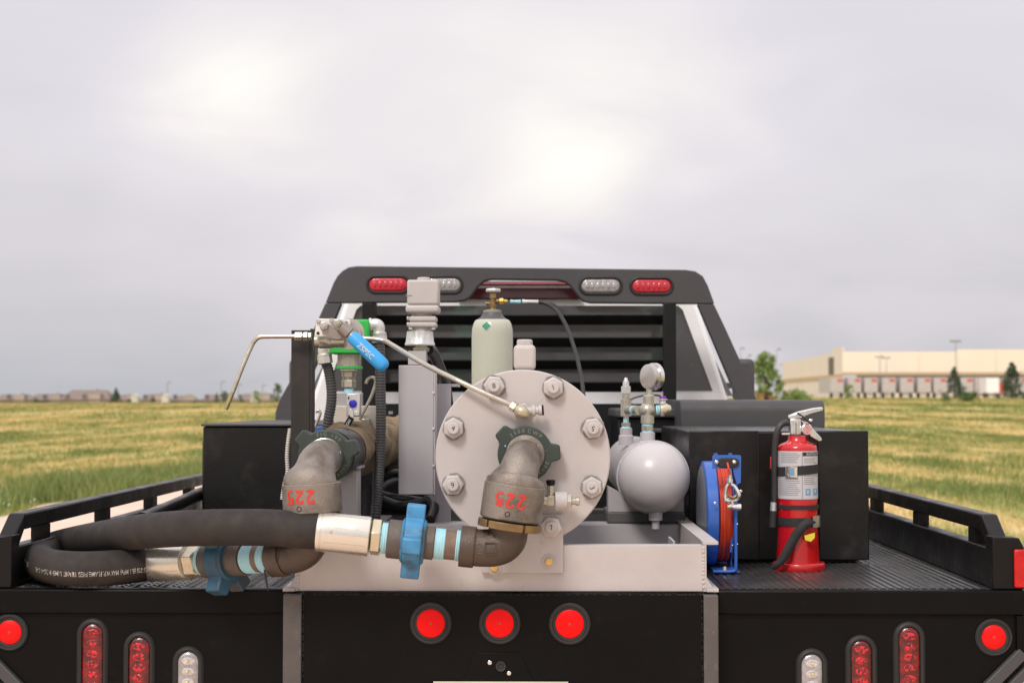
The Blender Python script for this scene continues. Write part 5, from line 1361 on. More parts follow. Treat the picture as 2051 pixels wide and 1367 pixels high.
def tube_nut(bm, o, d, r, L):
    lathe(bm, o, d, [(0, r * 0.9), (0.001, r), (L - 0.001, r), (L, r * 0.9)], 6, 0.2)
def build_tubes():
    Y = 4.07
    t = thing('steel_tube', 'bent steel tube pointing down on the left, free end hanging over the field', 'tube', P(605, 672, Y))
    tip = P(452, 819, Y - 0.02)
    pts = [P(592, 673, Y), P(560, 673, Y), P(532, 673.5, Y), P(519, 675, Y), P(510, 682, Y), P(503, 694, Y), P(484, 738, Y - 0.01), P(466, 785, Y - 0.015)]
    obj('tube', tube(NB(), pts, 0.0058, 14, 8), G['tube'], t)
    obj('tube_end', lathe(NB(), P(466, 785, Y - 0.015), tip - P(466, 785, Y - 0.015), [(0, 0.0059), ((tip - P(466, 785, Y - 0.015)).length, 0.0059)], 14), G['tubeend'], t)
    bm = NB(); tube_nut(bm, P(591, 673, Y), (1, 0, 0), 0.0115, 0.018)
    n1 = obj('tube_nut', bm, G['hexzinc'], t)
    obj('nipple', cyl(NB(), P(604.5, 673, Y), P(608, 673, Y), 0.0075, n=14), G['nickel'], t)
    bm = NB(); tube_nut(bm, P(608, 673, Y), (1, 0, 0), 0.0120, 0.011); tube_nut(bm, P(617.5, 673, Y), (1, 0, 0), 0.0105, 0.008)
    obj('bulkhead_nut', bm, G['nickel'], t)
    t = thing('steel_tube', 'long steel tube slanting down from the blue lever valve to the round cover', 'tube', P(735, 678, 4.05))
    e = P(1024, 811, 3.765)
    pts = [P(706, 678, 4.05), P(735, 678, 4.05), P(755, 679.5, 4.05), P(772, 683, 4.045), P(786, 691, 4.02), P(850, 729, 3.90), P(900, 754, 3.80), P(955, 780, 3.775), e]
    obj('tube', tube(NB(), pts, 0.0062, 14, 8), G['tube'], t)
    d = (P(1040, 821, 3.758) - e).normalized()
    bm = NB(); tube_nut(bm, e, d, 0.0125, 0.014)
    obj('tube_nut', bm, G['hexzinc'], t)
    f0 = e + d * 0.0145
    obj('elbow_fitting', rtube(NB(), [(f0, 0.010), (f0 + d * 0.008, 0.0125), (f0 + d * 0.018, 0.0135), (f0 + d * 0.023 + Vector((0.002, 0.012, 0)), 0.012), (f0 + d * 0.024 + Vector((0.002, 0.03, 0)), 0.010)], 16, 4), G['elbowbrass'], t)
    c = P(1047, 823, 3.80)
    obj('base_nut', lathe(NB(), c, (0, -1, 0), [(0, 0.0205), (0.012, 0.0205), (0.015, 0.0175), (0.0152, 0)], 6, 0.2), G['grey'], t, bevel=0.001)
    # purge screw to the right with a black end
    a, b = P(1056, 823, 3.768), P(1084, 821, 3.768); ax = (b - a).normalized()
    obj('purge_body', lathe(NB(), a, ax, [(0, 0.009), (0.010, 0.009), (0.011, 0.013), (0.018, 0.013), (0.019, 0.009), (0.026, 0.009), (0.027, 0.012), (0.034, 0.012)], 16), G['grey'], t)
    obj('purge_cap', lathe(NB(), b, ax, [(-0.0015, 0.0095), (0.004, 0.0125), (0.006, 0.0115), (0.0062, 0)], 16), G['black'], t)
build_tubes()

def ribbed(pts, r, rib, amp, n=14):
    path = cr_path([Vector(p) for p in pts], 24)
    out = [path[0]]; acc = 0.0
    dense = []
    step = rib / 4
    pos = 0.0; nxt = 0.0
    for p, q in zip(path, path[1:]):
        L = (q - p).length
        while nxt <= pos + L:
            dense.append(p.lerp(q, (nxt - pos) / L if L else 0)); nxt += step
        pos += L
    rad = [r + (amp if (i % 4) in (1, 2) else -amp) for i in range(len(dense))]
    return sweep(NB(), dense, rad, n)
def build_meter():
    Y = 4.28
    def Q(px, py, y=Y): return P(px, py, y)
    t = thing('flow_sight_valve', 'bright green actuator with clear sight glass and silver elbows behind the blue lever', 'actuator', Q(700, 690))
    a, b = Q(676, 639), Q(739, 676)
    gb = obj('green_body', box((a.x, Y, b.z), (b.x, Y + 0.09, a.z)), G['green'], t, bevel=0.006)
    a, b = Q(661, 688), Q(728, 708)
    obj('green_base', box((a.x, Y - 0.012, b.z), (b.x, Y + 0.09, a.z)), G['green'], t, bevel=0.004)
    a2 = Q(668, 676.5)
    obj('grey_middle', box((a2.x, Y + 0.004, a.z + 0.0005), (Q(732, 0).x, Y + 0.08, b.z + 0.06)), G['stainless'], t, bevel=0.003)
    c = Q(699, 720, Y + 0.03)
    s = Y / F
    obj('sight_glass', lathe(NB(), (c.x, c.y, Q(0, 733).z), (0, 0, 1), [(0, 0.031), (24 * s, 0.031)], 36), G['sight'], t)
    obj('brass_core', lathe(NB(), (c.x, c.y, Q(0, 733).z), (0, 0, 1), [(-0.001, 0.022), (25 * s, 0.022)], 8), G['nickel'], t)
    obj('green_ring', lathe(NB(), (c.x, c.y, Q(0, 738).z), (0, 0, 1), [(0, 0.037), (4 * s, 0.037), (5 * s, 0.034)], 40), G['green'], t)
    st = obj('stacked_nuts', lathe(NB(), (c.x, c.y, Q(0, 742).z), (0, 0, 1), [(0, 0.022), (3 * s, 0.022)], 8), G['hexzinc'], t)
    for y0, y1, r, n in ((756, 743, 0.0195, 6), (760, 756.5, 0.0175, 20), (776, 760.5, 0.0195, 6)):
        obj('hex_nut', lathe(NB(), (c.x, c.y, Q(0, y1).z), (0, 0, -1), [(0, r * 0.93), (0.002, r), ((y1 - y0) * -s - 0.002, r), ((y0 - y1) * s, r * 0.93)], n), G['nickel'], t, sharp=25)
    obj('blue_tape', lathe(NB(), (c.x, c.y, Q(0, 777).z), (0, 0, -1), [(0, 0.0125), (7 * s, 0.0135), (10 * s, 0.015)], 20), G['tape'], t)
    # elbows
    def elbow(p0, p1, p2, r, lab=None):
        e = obj('silver_elbow', rtube(NB(), [(p0, r * 1.15), (p0.lerp(p1, 0.25), r * 1.15), (p0.lerp(p1, 0.3), r), (p0.lerp(p1, 0.75) * 1.0, r * 1.02), (p1.lerp(p2, 0.2), r * 1.02), (p1.lerp(p2, 0.7), r), (p1.lerp(p2, 0.75), r * 1.2), (p2, r * 1.2)], 20, 5), G['galv'], t, sharp=50)
        d = (p2 - p1).normalized()
        obj('elbow_nut', lathe(NB(), p2 + d * 0.0005, d, [(0, r * 1.28), (0.018, r * 1.28), (0.02, r * 1.1)], 8), G['galv'], e)
    elbow(Q(740, 651, Y + 0.04), Q(758, 650, Y + 0.04), Q(759, 671, Y + 0.04), 0.0165)
    elbow(Q(664, 697, Y + 0.02), Q(648, 698, Y + 0.02), Q(650, 713, Y + 0.02), 0.0155)
    t1 = obj('flexible_conduit', ribbed([Q(760, 686, Y + 0.04), Q(762, 760, Y + 0.04), Q(763, 850, Y + 0.04), Q(760, 925, Y + 0.03), Q(756, 990, Y), Q(752, 1035, Y - 0.02), Q(750, 1062, Y - 0.02)], 0.0135, 0.0075, 0.0009), G['conduit'], None, loc=Q(760, 686))
    tag(t1, 'long grey ribbed conduit hanging straight down right of the sight glass', 'conduit', 'ribbed conduits')
    t2 = obj('flexible_conduit', ribbed([Q(651, 722, Y + 0.02), Q(659, 745, Y + 0.03), Q(664, 780, Y + 0.03), Q(663, 810, Y + 0.03), Q(657, 845, Y + 0.03), Q(654, 880, Y + 0.04), Q(654, 915, Y + 0.06)], 0.0135, 0.0075, 0.0009), G['conduit'], None, loc=Q(651, 722))
    tag(t2, 'short dark ribbed conduit curving down beside the black post', 'conduit', 'ribbed conduits')
    # cast small ball valve under the sight glass
    v = thing('small_valve', 'small plated valve with royal blue cap and black lever under the sight glass', 'ball valve', Q(707, 810, Y + 0.01))
    a, b = Q(693, 787), Q(720, 834)
    vb = obj('valve_body', box((a.x, Y + 0.01, b.z), (b.x, Y + 0.05, a.z)), G['galv'], v, bevel=0.003)
    obj('blue_cap', lathe(NB(), Q(707, 808, Y + 0.0095), (0, -1, 0), [(0, 0.011), (0.003, 0.0105), (0.004, 0.009), (0.0042, 0)], 24), G['bluecap'], v)
    obj('slot', box(Q(696.5, 799, Y + 0.0065), Q(699, 794, Y + 0.0092)), G['ink'], vb)
    obj('bonnet', box(Q(709, 832, Y - 0.006), Q(721, 823, Y + 0.0095)), G['galv'], v, bevel=0.001)
    lb = [Q(700, 818, Y - 0.004), Q(705, 818, Y - 0.004), Q(709, 833, Y - 0.004), Q(704, 838, Y - 0.004), Q(698, 828, Y - 0.004)]
    obj('lever_neck', prism(NB(), lb, (0, 0.006, 0)), G['chrome'], v, bevel=0.0008)
    A, B = Q(704, 835, Y - 0.008), Q(686, 866, Y - 0.016); d = (B - A).normalized(); u = Vector((-d.z, 0, d.x))
    lev = obj('black_lever', prism(NB(), [A - u * 0.0085, B - u * 0.0085, B + u * 0.0085, A + u * 0.0085], (0, 0.007, 0)), G['black'], v, bevel=0.002)
    mid = A.lerp(B, 0.52)
    lettering('BALON', 0.0105, lambda x, y: mid - d * x * 1.0 - u * y * -1.0 + Vector((0, -0.0048 - 0.0012, 0)) + d * 0, G['paintwhite'], lev)
    # cream manifold block behind it
    w = 4.55
    m = thing('cream_manifold', 'cream steel manifold block with brass fittings above the burlap wrap', 'manifold', P(712, 850, w))
    a, b = P(672, 786, w), P(755, 864, w)
    obj('back_plate', box((a.x, w, b.z), (P(728, 0, w).x, w + 0.03, a.z)), G['trimgrey'], m, bevel=0.002)
    a = P(670, 812, w)
    obj('block', box((a.x, w - 0.012, b.z), (b.x, w - 0.0005, P(0, 812, w).z)), G['cream'], m, bevel=0.003)
    obj('fitting', box(P(722, 862, w - 0.05), P(742, 838, w - 0.0125)), G['nickel'], m, bevel=0.002)
    obj('fitting_nut', hexnut(NB(), P(731, 838, w - 0.03), (0, 0, 1), 0.012, 0.012), G['nickel'], m)
    for px in (735, 712): obj('blue_tape', lathe(NB(), P(px, 872, w - 0.02), (0, 0, 1), [(0, 0.012), (0.012, 0.013)], 18), G['tape'], m)
    # thin bent sample tubes
    h = obj('hook_tube', tube(NB(), [P(733, 768, 4.35), P(737, 759, 4.35), P(745, 755.5, 4.35), P(751, 758, 4.35), P(752, 767, 4.35), P(745, 790, 4.35), P(733, 815, 4.35), P(720, 840, 4.35)], 0.0042, 10), G['tube'], None, loc=P(733, 768, 4.35))
    tag(h, 'thin hooked steel tube leaning right of the small plated valve', 'tube')
    h = obj('hook_tube', tube(NB(), [P(633, 826, 4.3), P(636, 822, 4.3), P(640, 823, 4.3), P(641, 830, 4.3), P(634, 848, 4.3), P(627, 866, 4.3), P(622, 885, 4.3)], 0.004, 10), G['tube'], None, loc=P(633, 826, 4.3))
    tag(h, 'small hooked steel tube rising between the black post and the short conduit', 'tube')
    h = obj('braided_hose', ribbed([P(581, 858, 4.13), P(577, 885, 4.12), P(575, 915, 4.12), P(576, 945, 4.12), P(570, 970, 4.12), P(565, 1000, 4.12)], 0.005, 0.006, 0.0009, 10), G['trim'], None, loc=P(581, 858, 4.13))
    tag(h, 'pale ribbed thin hose running down the left edge of the black post', 'hose')
    h = obj('blue_fitting', box(P(628, 866, 4.4), P(648, 853, 4.44)), G['blue'], None, bevel=0.003, loc=P(628, 866, 4.4))
    tag(h, 'small blue fitting above the left dark green wing nut', 'fitting')
    h = obj('cable_tie', box(P(778, 829, 4.5), P(787, 823, 4.506)), G['paintwhite'], None, loc=P(778, 829, 4.5))
    tag(h, 'tiny white cable tie right of the long ribbed conduit', 'cable tie')
G['sight'] = pm('clear_sight_glass', (0.9, 0.86, 0.76), 0.06); G['sight'].node_tree.nodes['Principled BSDF'].inputs['Transmission Weight'].default_value = 0.75
G['trimgrey'] = pm('light_grey_plate', (0.40, 0.385, 0.38), 0.5)
build_meter()

def build_housing():
    Y = 4.40
    t = thing('sensor_housing', 'tall grey steel housing left of the round cover with a grey transmitter on top', 'housing', P(834, 990, Y))
    a, b = P(798.5, 731, Y), P(868, 990, Y)
    hb = obj('tall_case', box((a.x, Y, b.z), (b.x, Y + 0.11, a.z)), G['grey2'], t, bevel=0.002)
    obj('case_edge', box((b.x + 0.0005, Y + 0.003, b.z), (b.x + 0.0035, Y + 0.10, a.z - 0.003)), G['grey'], hb)
    for py in (786, 858, 932):
        obj('rivet', lathe(NB(), P(868, py, Y - 0.0005), (0, -1, 0), [(0, 0.0035), (0.002, 0.003), (0.0025, 0)], 10), G['paintwhite'], hb)
    yc = Y + 0.045; s = yc / F
    def z(py): return P(840, py, yc).z
    cx = P(841, 700, yc).x; x = P(844, 700, yc).x
    obj('pedestal', box((P(821, 0, yc).x, Y + 0.012, z(730) + 0.0), (P(856, 0, yc).x, Y + 0.08, z(703))), G['grey2'], t)
    obj('lower_nut', lathe(NB(), (x, yc, z(704)), (0, 0, 1), [(0, 0.021), (0.011, 0.023), (0.0125, 0.0165), (0.018, 0.0165)], 6, 0.2), G['nickel'], t)
    kn = NB(); n = 48; r1 = 0.0395; rings = []
    for hh, k in ((0, 1.02), (0.002, 1.05), (0.006, 1.04), (0.010, 1.0), (0.034, 0.93), (0.039, 0.90)):
        rings.append([Vector((cx + (r1 * k * (1 - (0.045 if (0.011 < hh + 0.002 < 0.037 and i % 4 in (0, 1)) else 0))) * math.cos(2 * math.pi * i / n), yc + (r1 * k * (1 - (0.045 if (0.011 < hh + 0.002 < 0.037 and i % 4 in (0, 1)) else 0))) * math.sin(2 * math.pi * i / n), z(692) + hh)) for i in range(n)])
    vs = loops(kn, rings); kn.faces.new(vs[-1]); kn.faces.new(vs[0][::-1])
    obj('union_ring', kn, G['galv'], t, sharp=28)
    obj('neck', lathe(NB(), (x, yc, z(662) - 0.002), (0, 0, 1), [(0, 0.027), (0.012, 0.026)], 28), G['grey'], t)
    a, b = P(821, 634, yc), P(875, 656, yc)
    for y0, y1 in ((645.5, 656), (634, 645)):
        obj('flange_plate', box((a.x + (0.001 if y0 < 640 else 0), yc - 0.036, z(y1)), (b.x, yc + 0.036, z(y0))), G['grey'], t, bevel=0.005, seg=3)
    for px in (826, 870):
        obj('flange_bolt', lathe(NB(), (P(px, 0, yc).x, yc - 0.026, z(655)), (0, 0, -1), [(-0.002, 0.006), (0.008, 0.006)], 6), G['grey'], t)
    for py in (638, 650): obj('side_bolt', lathe(NB(), (P(822, 0, yc).x, yc - 0.02, z(py)), (-1, 0, 0), [(-0.002, 0.006), (0.006, 0.006)], 8), G['grey'], t)
    obj('upper_neck', lathe(NB(), (x + 0.001, yc, z(634)), (0, 0, 1), [(0.0005, 0.026), (0.010, 0.03)], 28), G['grey'], t)
    a, b = P(814.5, 612, yc), P(881, 628, yc)
    obj('cover_base', box((a.x, yc - 0.044, z(628)), (b.x, yc + 0.044, z(612))), G['grey'], t, bevel=0.008, seg=3)
    obj('cover_seam', box((a.x + 0.002, yc - 0.0425, z(617)), (b.x - 0.002, yc - 0.0, z(616.2))), G['grey2'], t)
    a, b = P(817.5, 562, yc), P(880, 612, yc)
    hd = obj('transmitter_head', box((a.x, yc - 0.04, z(611.5)), (b.x, yc + 0.04, z(562))), G['grey'], t, bevel=0.006, seg=3)
    obj('top_cap', lathe(NB(), (P(850, 0, yc).x, yc, z(562) + 0.0003), (0, 0, 1), [(0, 0.0185), (0.006, 0.0185), (0.0085, 0.015), (0.0086, 0)], 32), G['grey'], hd)
    obj('index_mark', box((P(817, 0, yc).x - 0.0006, yc - 0.0412, z(594)), (P(829, 0, yc).x, yc - 0.0395, z(592.7))), G['gasket'], hd)
    h = obj('power_cable', tube(NB(), [P(858, 700, 4.47), P(866, 704, 4.5), P(880, 735, 4.6), P(893, 775, 4.75), P(900, 830, 4.9)], 0.016, 14), G['cable'], None, loc=P(858, 700, 4.47))
    tag(h, 'thick black cable leaving the transmitter neck behind the steel tube', 'cable')
build_housing()

def build_gas():
    Y = 5.2; s = Y / F
    c = P(986, 900, Y)
    t = thing('gas_cylinder', 'pale green gas cylinder with brass valve standing behind the round cover', 'gas cylinder', (c.x, Y, ZD))
    def z(py): return P(986, py, Y).z
    R0 = 41.5 * s
    prof = [(0, R0 - 0.008), (0.004, R0), (z(672) - ZD, R0), (z(660) - ZD, R0 * 0.985), (z(650) - ZD, R0 * 0.93), (z(643) - ZD, R0 * 0.84), (z(640.5) - ZD, R0 * 0.76)]
    bd = obj('cylinder_body', lathe(NB(), (c.x, Y, ZD + 0.001), (0, 0, 1), prof, 48), G['gascyl'], t, sharp=60)
    obj('dark_neck', lathe(NB(), (c.x, Y, z(640.4)), (0, 0, 1), [(0, R0 * 0.755), (6 * s, R0 * 0.56), (11 * s, R0 * 0.48), (14 * s, R0 * 0.46)], 40), G['gasneck'], t, sharp=60)
    obj('neck_ring', lathe(NB(), (c.x, Y, z(627)), (0, 0, 1), [(0, R0 * 0.43), (3 * s, R0 * 0.45), (6 * s, R0 * 0.43), (7 * s, R0 * 0.3)], 32), G['gasring'], t, sharp=60)
    vz = lambda py: z(py)
    vx = P(987.5, 0, Y).x
    vb = obj('valve_body', lathe(NB(), (vx, Y, vz(620)), (0, 0, 1), [(0, 0.010), (4 * s, 0.0085), (5 * s, 0.0105), (17 * s, 0.0105), (18 * s, 0.007), (22 * s, 0.007), (23 * s, 0.0105), (33 * s, 0.0095), (34 * s, 0.004), (38 * s, 0.004)], 20), G['brass'], t)
    obj('side_port', lathe(NB(), (vx - 0.009, Y, vz(607.5)), (-1, 0, 0), [(0, 0.005), (0.008, 0.0045), (0.009, 0.0065), (0.014, 0.006), (0.015, 0)], 14), G['brass'], t)
    wh = NB(); n = 40; rings = []
    for hh, k in ((-0.003, 0.92), (0.0, 1.0), (0.005, 1.0), (0.008, 0.92)):
        rings.append([Vector((vx + 0.0235 * k * (1 + 0.06 * math.cos(5 * 2 * math.pi * i / n)) * math.cos(2 * math.pi * i / n), Y + 0.0235 * k * (1 + 0.06 * math.cos(5 * 2 * math.pi * i / n)) * math.sin(2 * math.pi * i / n), vz(583) + hh)) for i in range(n)])
    vs = loops(wh, rings); wh.faces.new(vs[-1]); wh.faces.new(vs[0][::-1])
    obj('handwheel', wh, G['galv'], t)
    # green diamond sticker
    q = []
    a0 = -0.28
    def sk(u, v, e=0.001):
        zz_ = z(654) + v; k = np.interp(zz_ - ZD, [p[0] for p in prof], [p[1] for p in prof]); th = a0 + u / 0.062
        return Vector((c.x + (k + e) * math.sin(th), Y - (k + e) * math.cos(th), zz_))
    for m, r, e in (('paintwhite', 0.0175, 0.0012), ('labgreen', 0.0145, 0.0022)):
        bm = NB(); N = 6
        g = [[bm.verts.new(sk((i - j) * r / N, (i + j - N) * r * 1.0 / N, e)) for j in range(N + 1)] for i in range(N + 1)]
        for i in range(N):
            for j in range(N): bm.faces.new((g[i][j], g[i + 1][j], g[i + 1][j + 1], g[i][j + 1]))
        obj('diamond_sticker', bm, G[m], bd)
    w = thing('whip_hose', 'thin black whip hose with brass and blue taped fittings leaving the gas cylinder', 'hose', P(1003, 603, Y))
    o = Vector((vx + 0.0105, Y, vz(603)))
    obj('brass_outlet', lathe(NB(), o, (1, 0, 0), [(0, 0.0075), (0.010, 0.0075)], 16), G['brass'], w)
    obj('bright_nut', lathe(NB(), o + Vector((0.0105, 0, 0)), (1, 0, 0), [(0, 0.010), (0.012, 0.011), (0.015, 0.006), (0.026, 0.005)], 6), G['brassbright'], w)
    p = P(1022, 603.5, Y)
    obj('taped_fitting', lathe(NB(), p, (1, 0, -0.02), [(0, 0.0055), (0.006, 0.0062), (0.010, 0.005), (0.022, 0.0055), (0.03, 0.0065), (0.034, 0.005)], 16), G['tape'], w)
    p = P(1046, 604, Y)
    obj('steel_crimp', lathe(NB(), p, (1, 0, -0.02), [(0, 0.008), (0.008, 0.008), (0.0085, 0.0068), (0.05, 0.0068), (0.052, 0.0058)], 18), G['chrome'], w)
    obj('black_hose', tube(NB(), [P(1078, 605, Y), P(1092, 607, Y), P(1108, 616, Y - 0.02), P(1124, 634, Y - 0.05), P(1138, 662, Y - 0.1), P(1151, 700, Y - 0.15), P(1160, 735, Y - 0.2), P(1167, 775, Y - 0.25), P(1172, 830, Y - 0.3), P(1176, 880, Y - 0.35)], 0.0062, 12), G['cable'], w)
build_gas()

def build_tank():
    Yh = 4.36; c = P(1309, 955.5, Yh); r = 71 / (F / Yh)
    t = thing('air_tank', 'light grey horizontal tank with rounded end right of the big round cover', 'tank', (c.x, Yh, EYE - 0.332))
    # rounded head, weld seam and shell
    prof = [(-r * 0.97, 0)] + [(-r * 0.97 * math.cos(R(a)), r * math.sin(R(a))) for a in range(6, 91, 6)] + [(0.015, r)]
    obj('domed_head', lathe(NB(), c, (0, 1, 0), prof, 64, cap=False), G['greygloss'], t, sharp=60)
    bm = NB()
    for k in range(110):
        a = 2 * math.pi * k / 110; ball(bm, (c.x + (r + 0.0005) * math.cos(a), c.y + 0.018 + rng.uniform(-0.001, 0.001), c.z + (r + 0.0005) * math.sin(a)), 0.0038, 6, 4)
    w = obj('weld_seam', bm, G['greygloss'], t); w['kind'] = 'stuff'
    obj('shell', lathe(NB(), c, (0, 1, 0), [(0.0205, r - 0.003), (0.86, r - 0.003), (0.90, r * 0.8), (0.93, r * 0.4), (0.94, 0)], 64, cap=False), G['greygloss'], t)
    # saddle
    zb = EYE - 0.332
    sad = NB()
    a = P(1219, 975, 4.48); b = P(1371, 1025, 4.48)
    zs = P(1219, 1025, 4.48).z
    poly = [(a.x, 4.50, zs + 0.0005), (b.x, 4.50, zs + 0.0005), (b.x, 4.50, a.z)]
    for k in range(0, 13):
        an = math.pi * 2 - math.pi * k / 12
        poly.append((c.x + (r + 0.001) * math.cos(an), 4.50, c.z + (r + 0.001) * math.sin(an))) if c.z + (r) * math.sin(an) < a.z else None
    poly.append((a.x, 4.50, a.z))
    prism(sad, poly, (0, 0.10, 0))
    obj('saddle', sad, G['grey2'], t)
    obj('saddle_base', box((a.x - 0.004, 4.485, zb + 0.001), (b.x + 0.002, 4.72, zs)), G['greydark'], t, bevel=0.004)
    obj('drain_stub', lathe(NB(), (c.x + 0.005, Yh - 0.005, c.z - r + 0.004), (0, 0, -1), [(0, 0.0185), (0.022, 0.0185), (0.0225, 0.0105), (0.045, 0.0105)], 24), G['grey2'], t)
    # weld-on bosses
    def boss(x, y, zz, rr, h): obj('boss', lathe(NB(), (x, y, zz), (0, 0, 1), [(-0.03, rr * 1.25), (-0.004, rr * 1.2), (0.0, rr), (h, rr), (h + 0.001, rr * 0.9)], 28), G['grey2'], t)
    Y1 = 4.52; x1 = P(1297, 880, Y1).x
    boss(x1, Y1, P(1297, 882, Y1).z, 0.0205, 16 * Y1 / F)
    Y2 = 4.66; x2 = P(1254, 870, Y2).x
    boss(x2, Y2, P(1254, 870, Y2).z, 0.0175, 13 * Y2 / F)
    g = thing('gauge_manifold', 'plated pipe fittings with a steel pressure gauge standing on the grey tank', 'gauge', (x1, Y1, P(1297, 866, Y1).z))
    s1 = Y1 / F; z1 = lambda py: P(1297, py, Y1).z
    def st(name, x, y, zt, zb_, r1, m, n=20, r2=None): return obj(name, lathe(NB(), (x, y, zb_), (0, 0, 1), [(0, r1), (zt - zb_, r2 or r1)], n, 0.3), G[m], g, sharp=30)
    st('blue_tape', x1, Y1, z1(862), z1(865.5), 0.0155, 'tape'); st('hex_bushing', x1, Y1, z1(852), z1(862), 0.0175, 'nickel', 6); st('blue_tape', x1, Y1, z1(848), z1(852), 0.0155, 'tape')
    st('lower_cross', x1, Y1, z1(826), z1(847.5), 0.0185, 'nickel')
    obj('cross_body', ball(NB(), (x1, Y1, z1(821)), 0.0235, 20, 12, (1, 1, 0.95)), G['nickel'], g)
    st('upper_cross', x1 + 0.003, Y1, z1(793), z1(816), 0.0165, 'nickel', 8); st('gauge_collar', x1 + 0.004, Y1, z1(790), z1(793), 0.0155, 'galv')
    st('gauge_stem', x1 + 0.005, Y1, z1(776), z1(790), 0.0095, 'nickel', 8, 0.0085)
    # the gauge is turned away: its steel back shows on the left, the bezel on the right
    gc = Vector((P(1303.5, 754, Y1).x, Y1, z1(754))); ax = Vector((0.80, 0.60, 0)).normalized()
    ga = obj('gauge_case', lathe(NB(), gc - ax * 0.014, ax, [(0, 0), (0.001, 0.031), (0.003, 0.0345), (0.019, 0.0345)], 48), G['stainless'], g)
    obj('gauge_bezel', lathe(NB(), gc + ax * 0.0055, ax, [(0, 0.0345), (0.0005, 0.0385), (0.012, 0.0385), (0.014, 0.034)], 48), G['chrome'], ga)
    obj('gauge_dial', lathe(NB(), gc + ax * 0.0135, ax, [(0, 0.034), (0.0005, 0)], 32), G['paintwhite'], ga)
    # cross run: left to the small relief stack, right to the petcock with the purple knob
    zc = z1(821)
    xl = P(1254, 821, Y2).x
    A = Vector((x1 - 0.022, Y1 + 0.002, zc)); B = Vector((xl, Y2, P(1254, 821, Y2).z)); d = (B - A).normalized(); L = (B - A).length
    obj('cross_pipe', lathe(NB(), A, d, [(0, 0.013), (L - 0.02, 0.013)], 20), G['nickel'], g)
    obj('blue_tape', lathe(NB(), A, d, [(L * 0.30, 0.0138), (L * 0.42, 0.0138)], 20), G['tape'], g)
    s2 = Y2 / F; z2 = lambda py: P(1254, py, Y2).z
    def st2(name, zt, zb_, r1, m, n=20, r2=None): return obj(name, lathe(NB(), (x2, Y2, zb_), (0, 0, 1), [(0, r1), (zt - zb_, r2 or r1)], n, 0.3), G[m], g, sharp=30)
    st2('blue_tape', z2(853.5), z2(857), 0.0145, 'tape', 20, 0.012); st2('hex_bushing', z2(846), z2(853), 0.014, 'nickel', 6); st2('blue_tape', z2(839), z2(846), 0.008, 'tape'); st2('thin_nipple', z2(833), z2(839), 0.0075, 'galv')
    st2('relief_body', z2(800), z2(833), 0.0165, 'nickel', 8); st2('relief_nut', z2(787), z2(799), 0.0105, 'nickel'); st2('relief_hex', z2(773), z2(787), 0.0145, 'galv', 6); st2('relief_cap', z2(763), z2(773), 0.0095, 'galv', 20, 0.0085); st2('relief_tip', z2(756), z2(763), 0.007, 'galv', 16, 0.004)
    C = Vector((x1 + 0.023, Y1, zc + 0.001))
    obj('blue_tape', lathe(NB(), C, (1, 0, 0), [(0, 0.0125), (0.010, 0.0135)], 20), G['tape'], g)
    obj('petcock', lathe(NB(), C + Vector((0.0105, 0, 0)), (1, 0, 0.06), [(0, 0.014), (0.003, 0.019), (0.016, 0.0195), (0.026, 0.014), (0.032, 0.010), (0.0325, 0)], 10), G['hexzinc'], g)
    obj('petcock_stem', lathe(NB(), C + Vector((0.019, 0, 0.017)), (0, 0, 1), [(0, 0.010), (0.010, 0.0085), (0.011, 0.0145), (0.0135, 0.0145)], 14), G['galv'], g)
    obj('purple_knob', lathe(NB(), C + Vector((0.019, 0, 0.031)), (0, 0, 1), [(0, 0.0095), (0.005, 0.0095), (0.007, 0.008), (0.0072, 0)], 14), G['purple'], g)
    h = obj('copper_line', tube(NB(), [P(1262, 800, 4.75), P(1278, 794, 4.85), P(1300, 790, 4.95), P(1322, 792, 5.0)], 0.003, 8), G['cable'], None, loc=P(1262, 800, 4.75))
    tag(h, 'thin dark line running from the relief stack behind the gauge', 'tube')
G['greydark'] = pm('dark_grey_pad', (0.10, 0.095, 0.095), 0.6, bump=0.2)
build_tank()

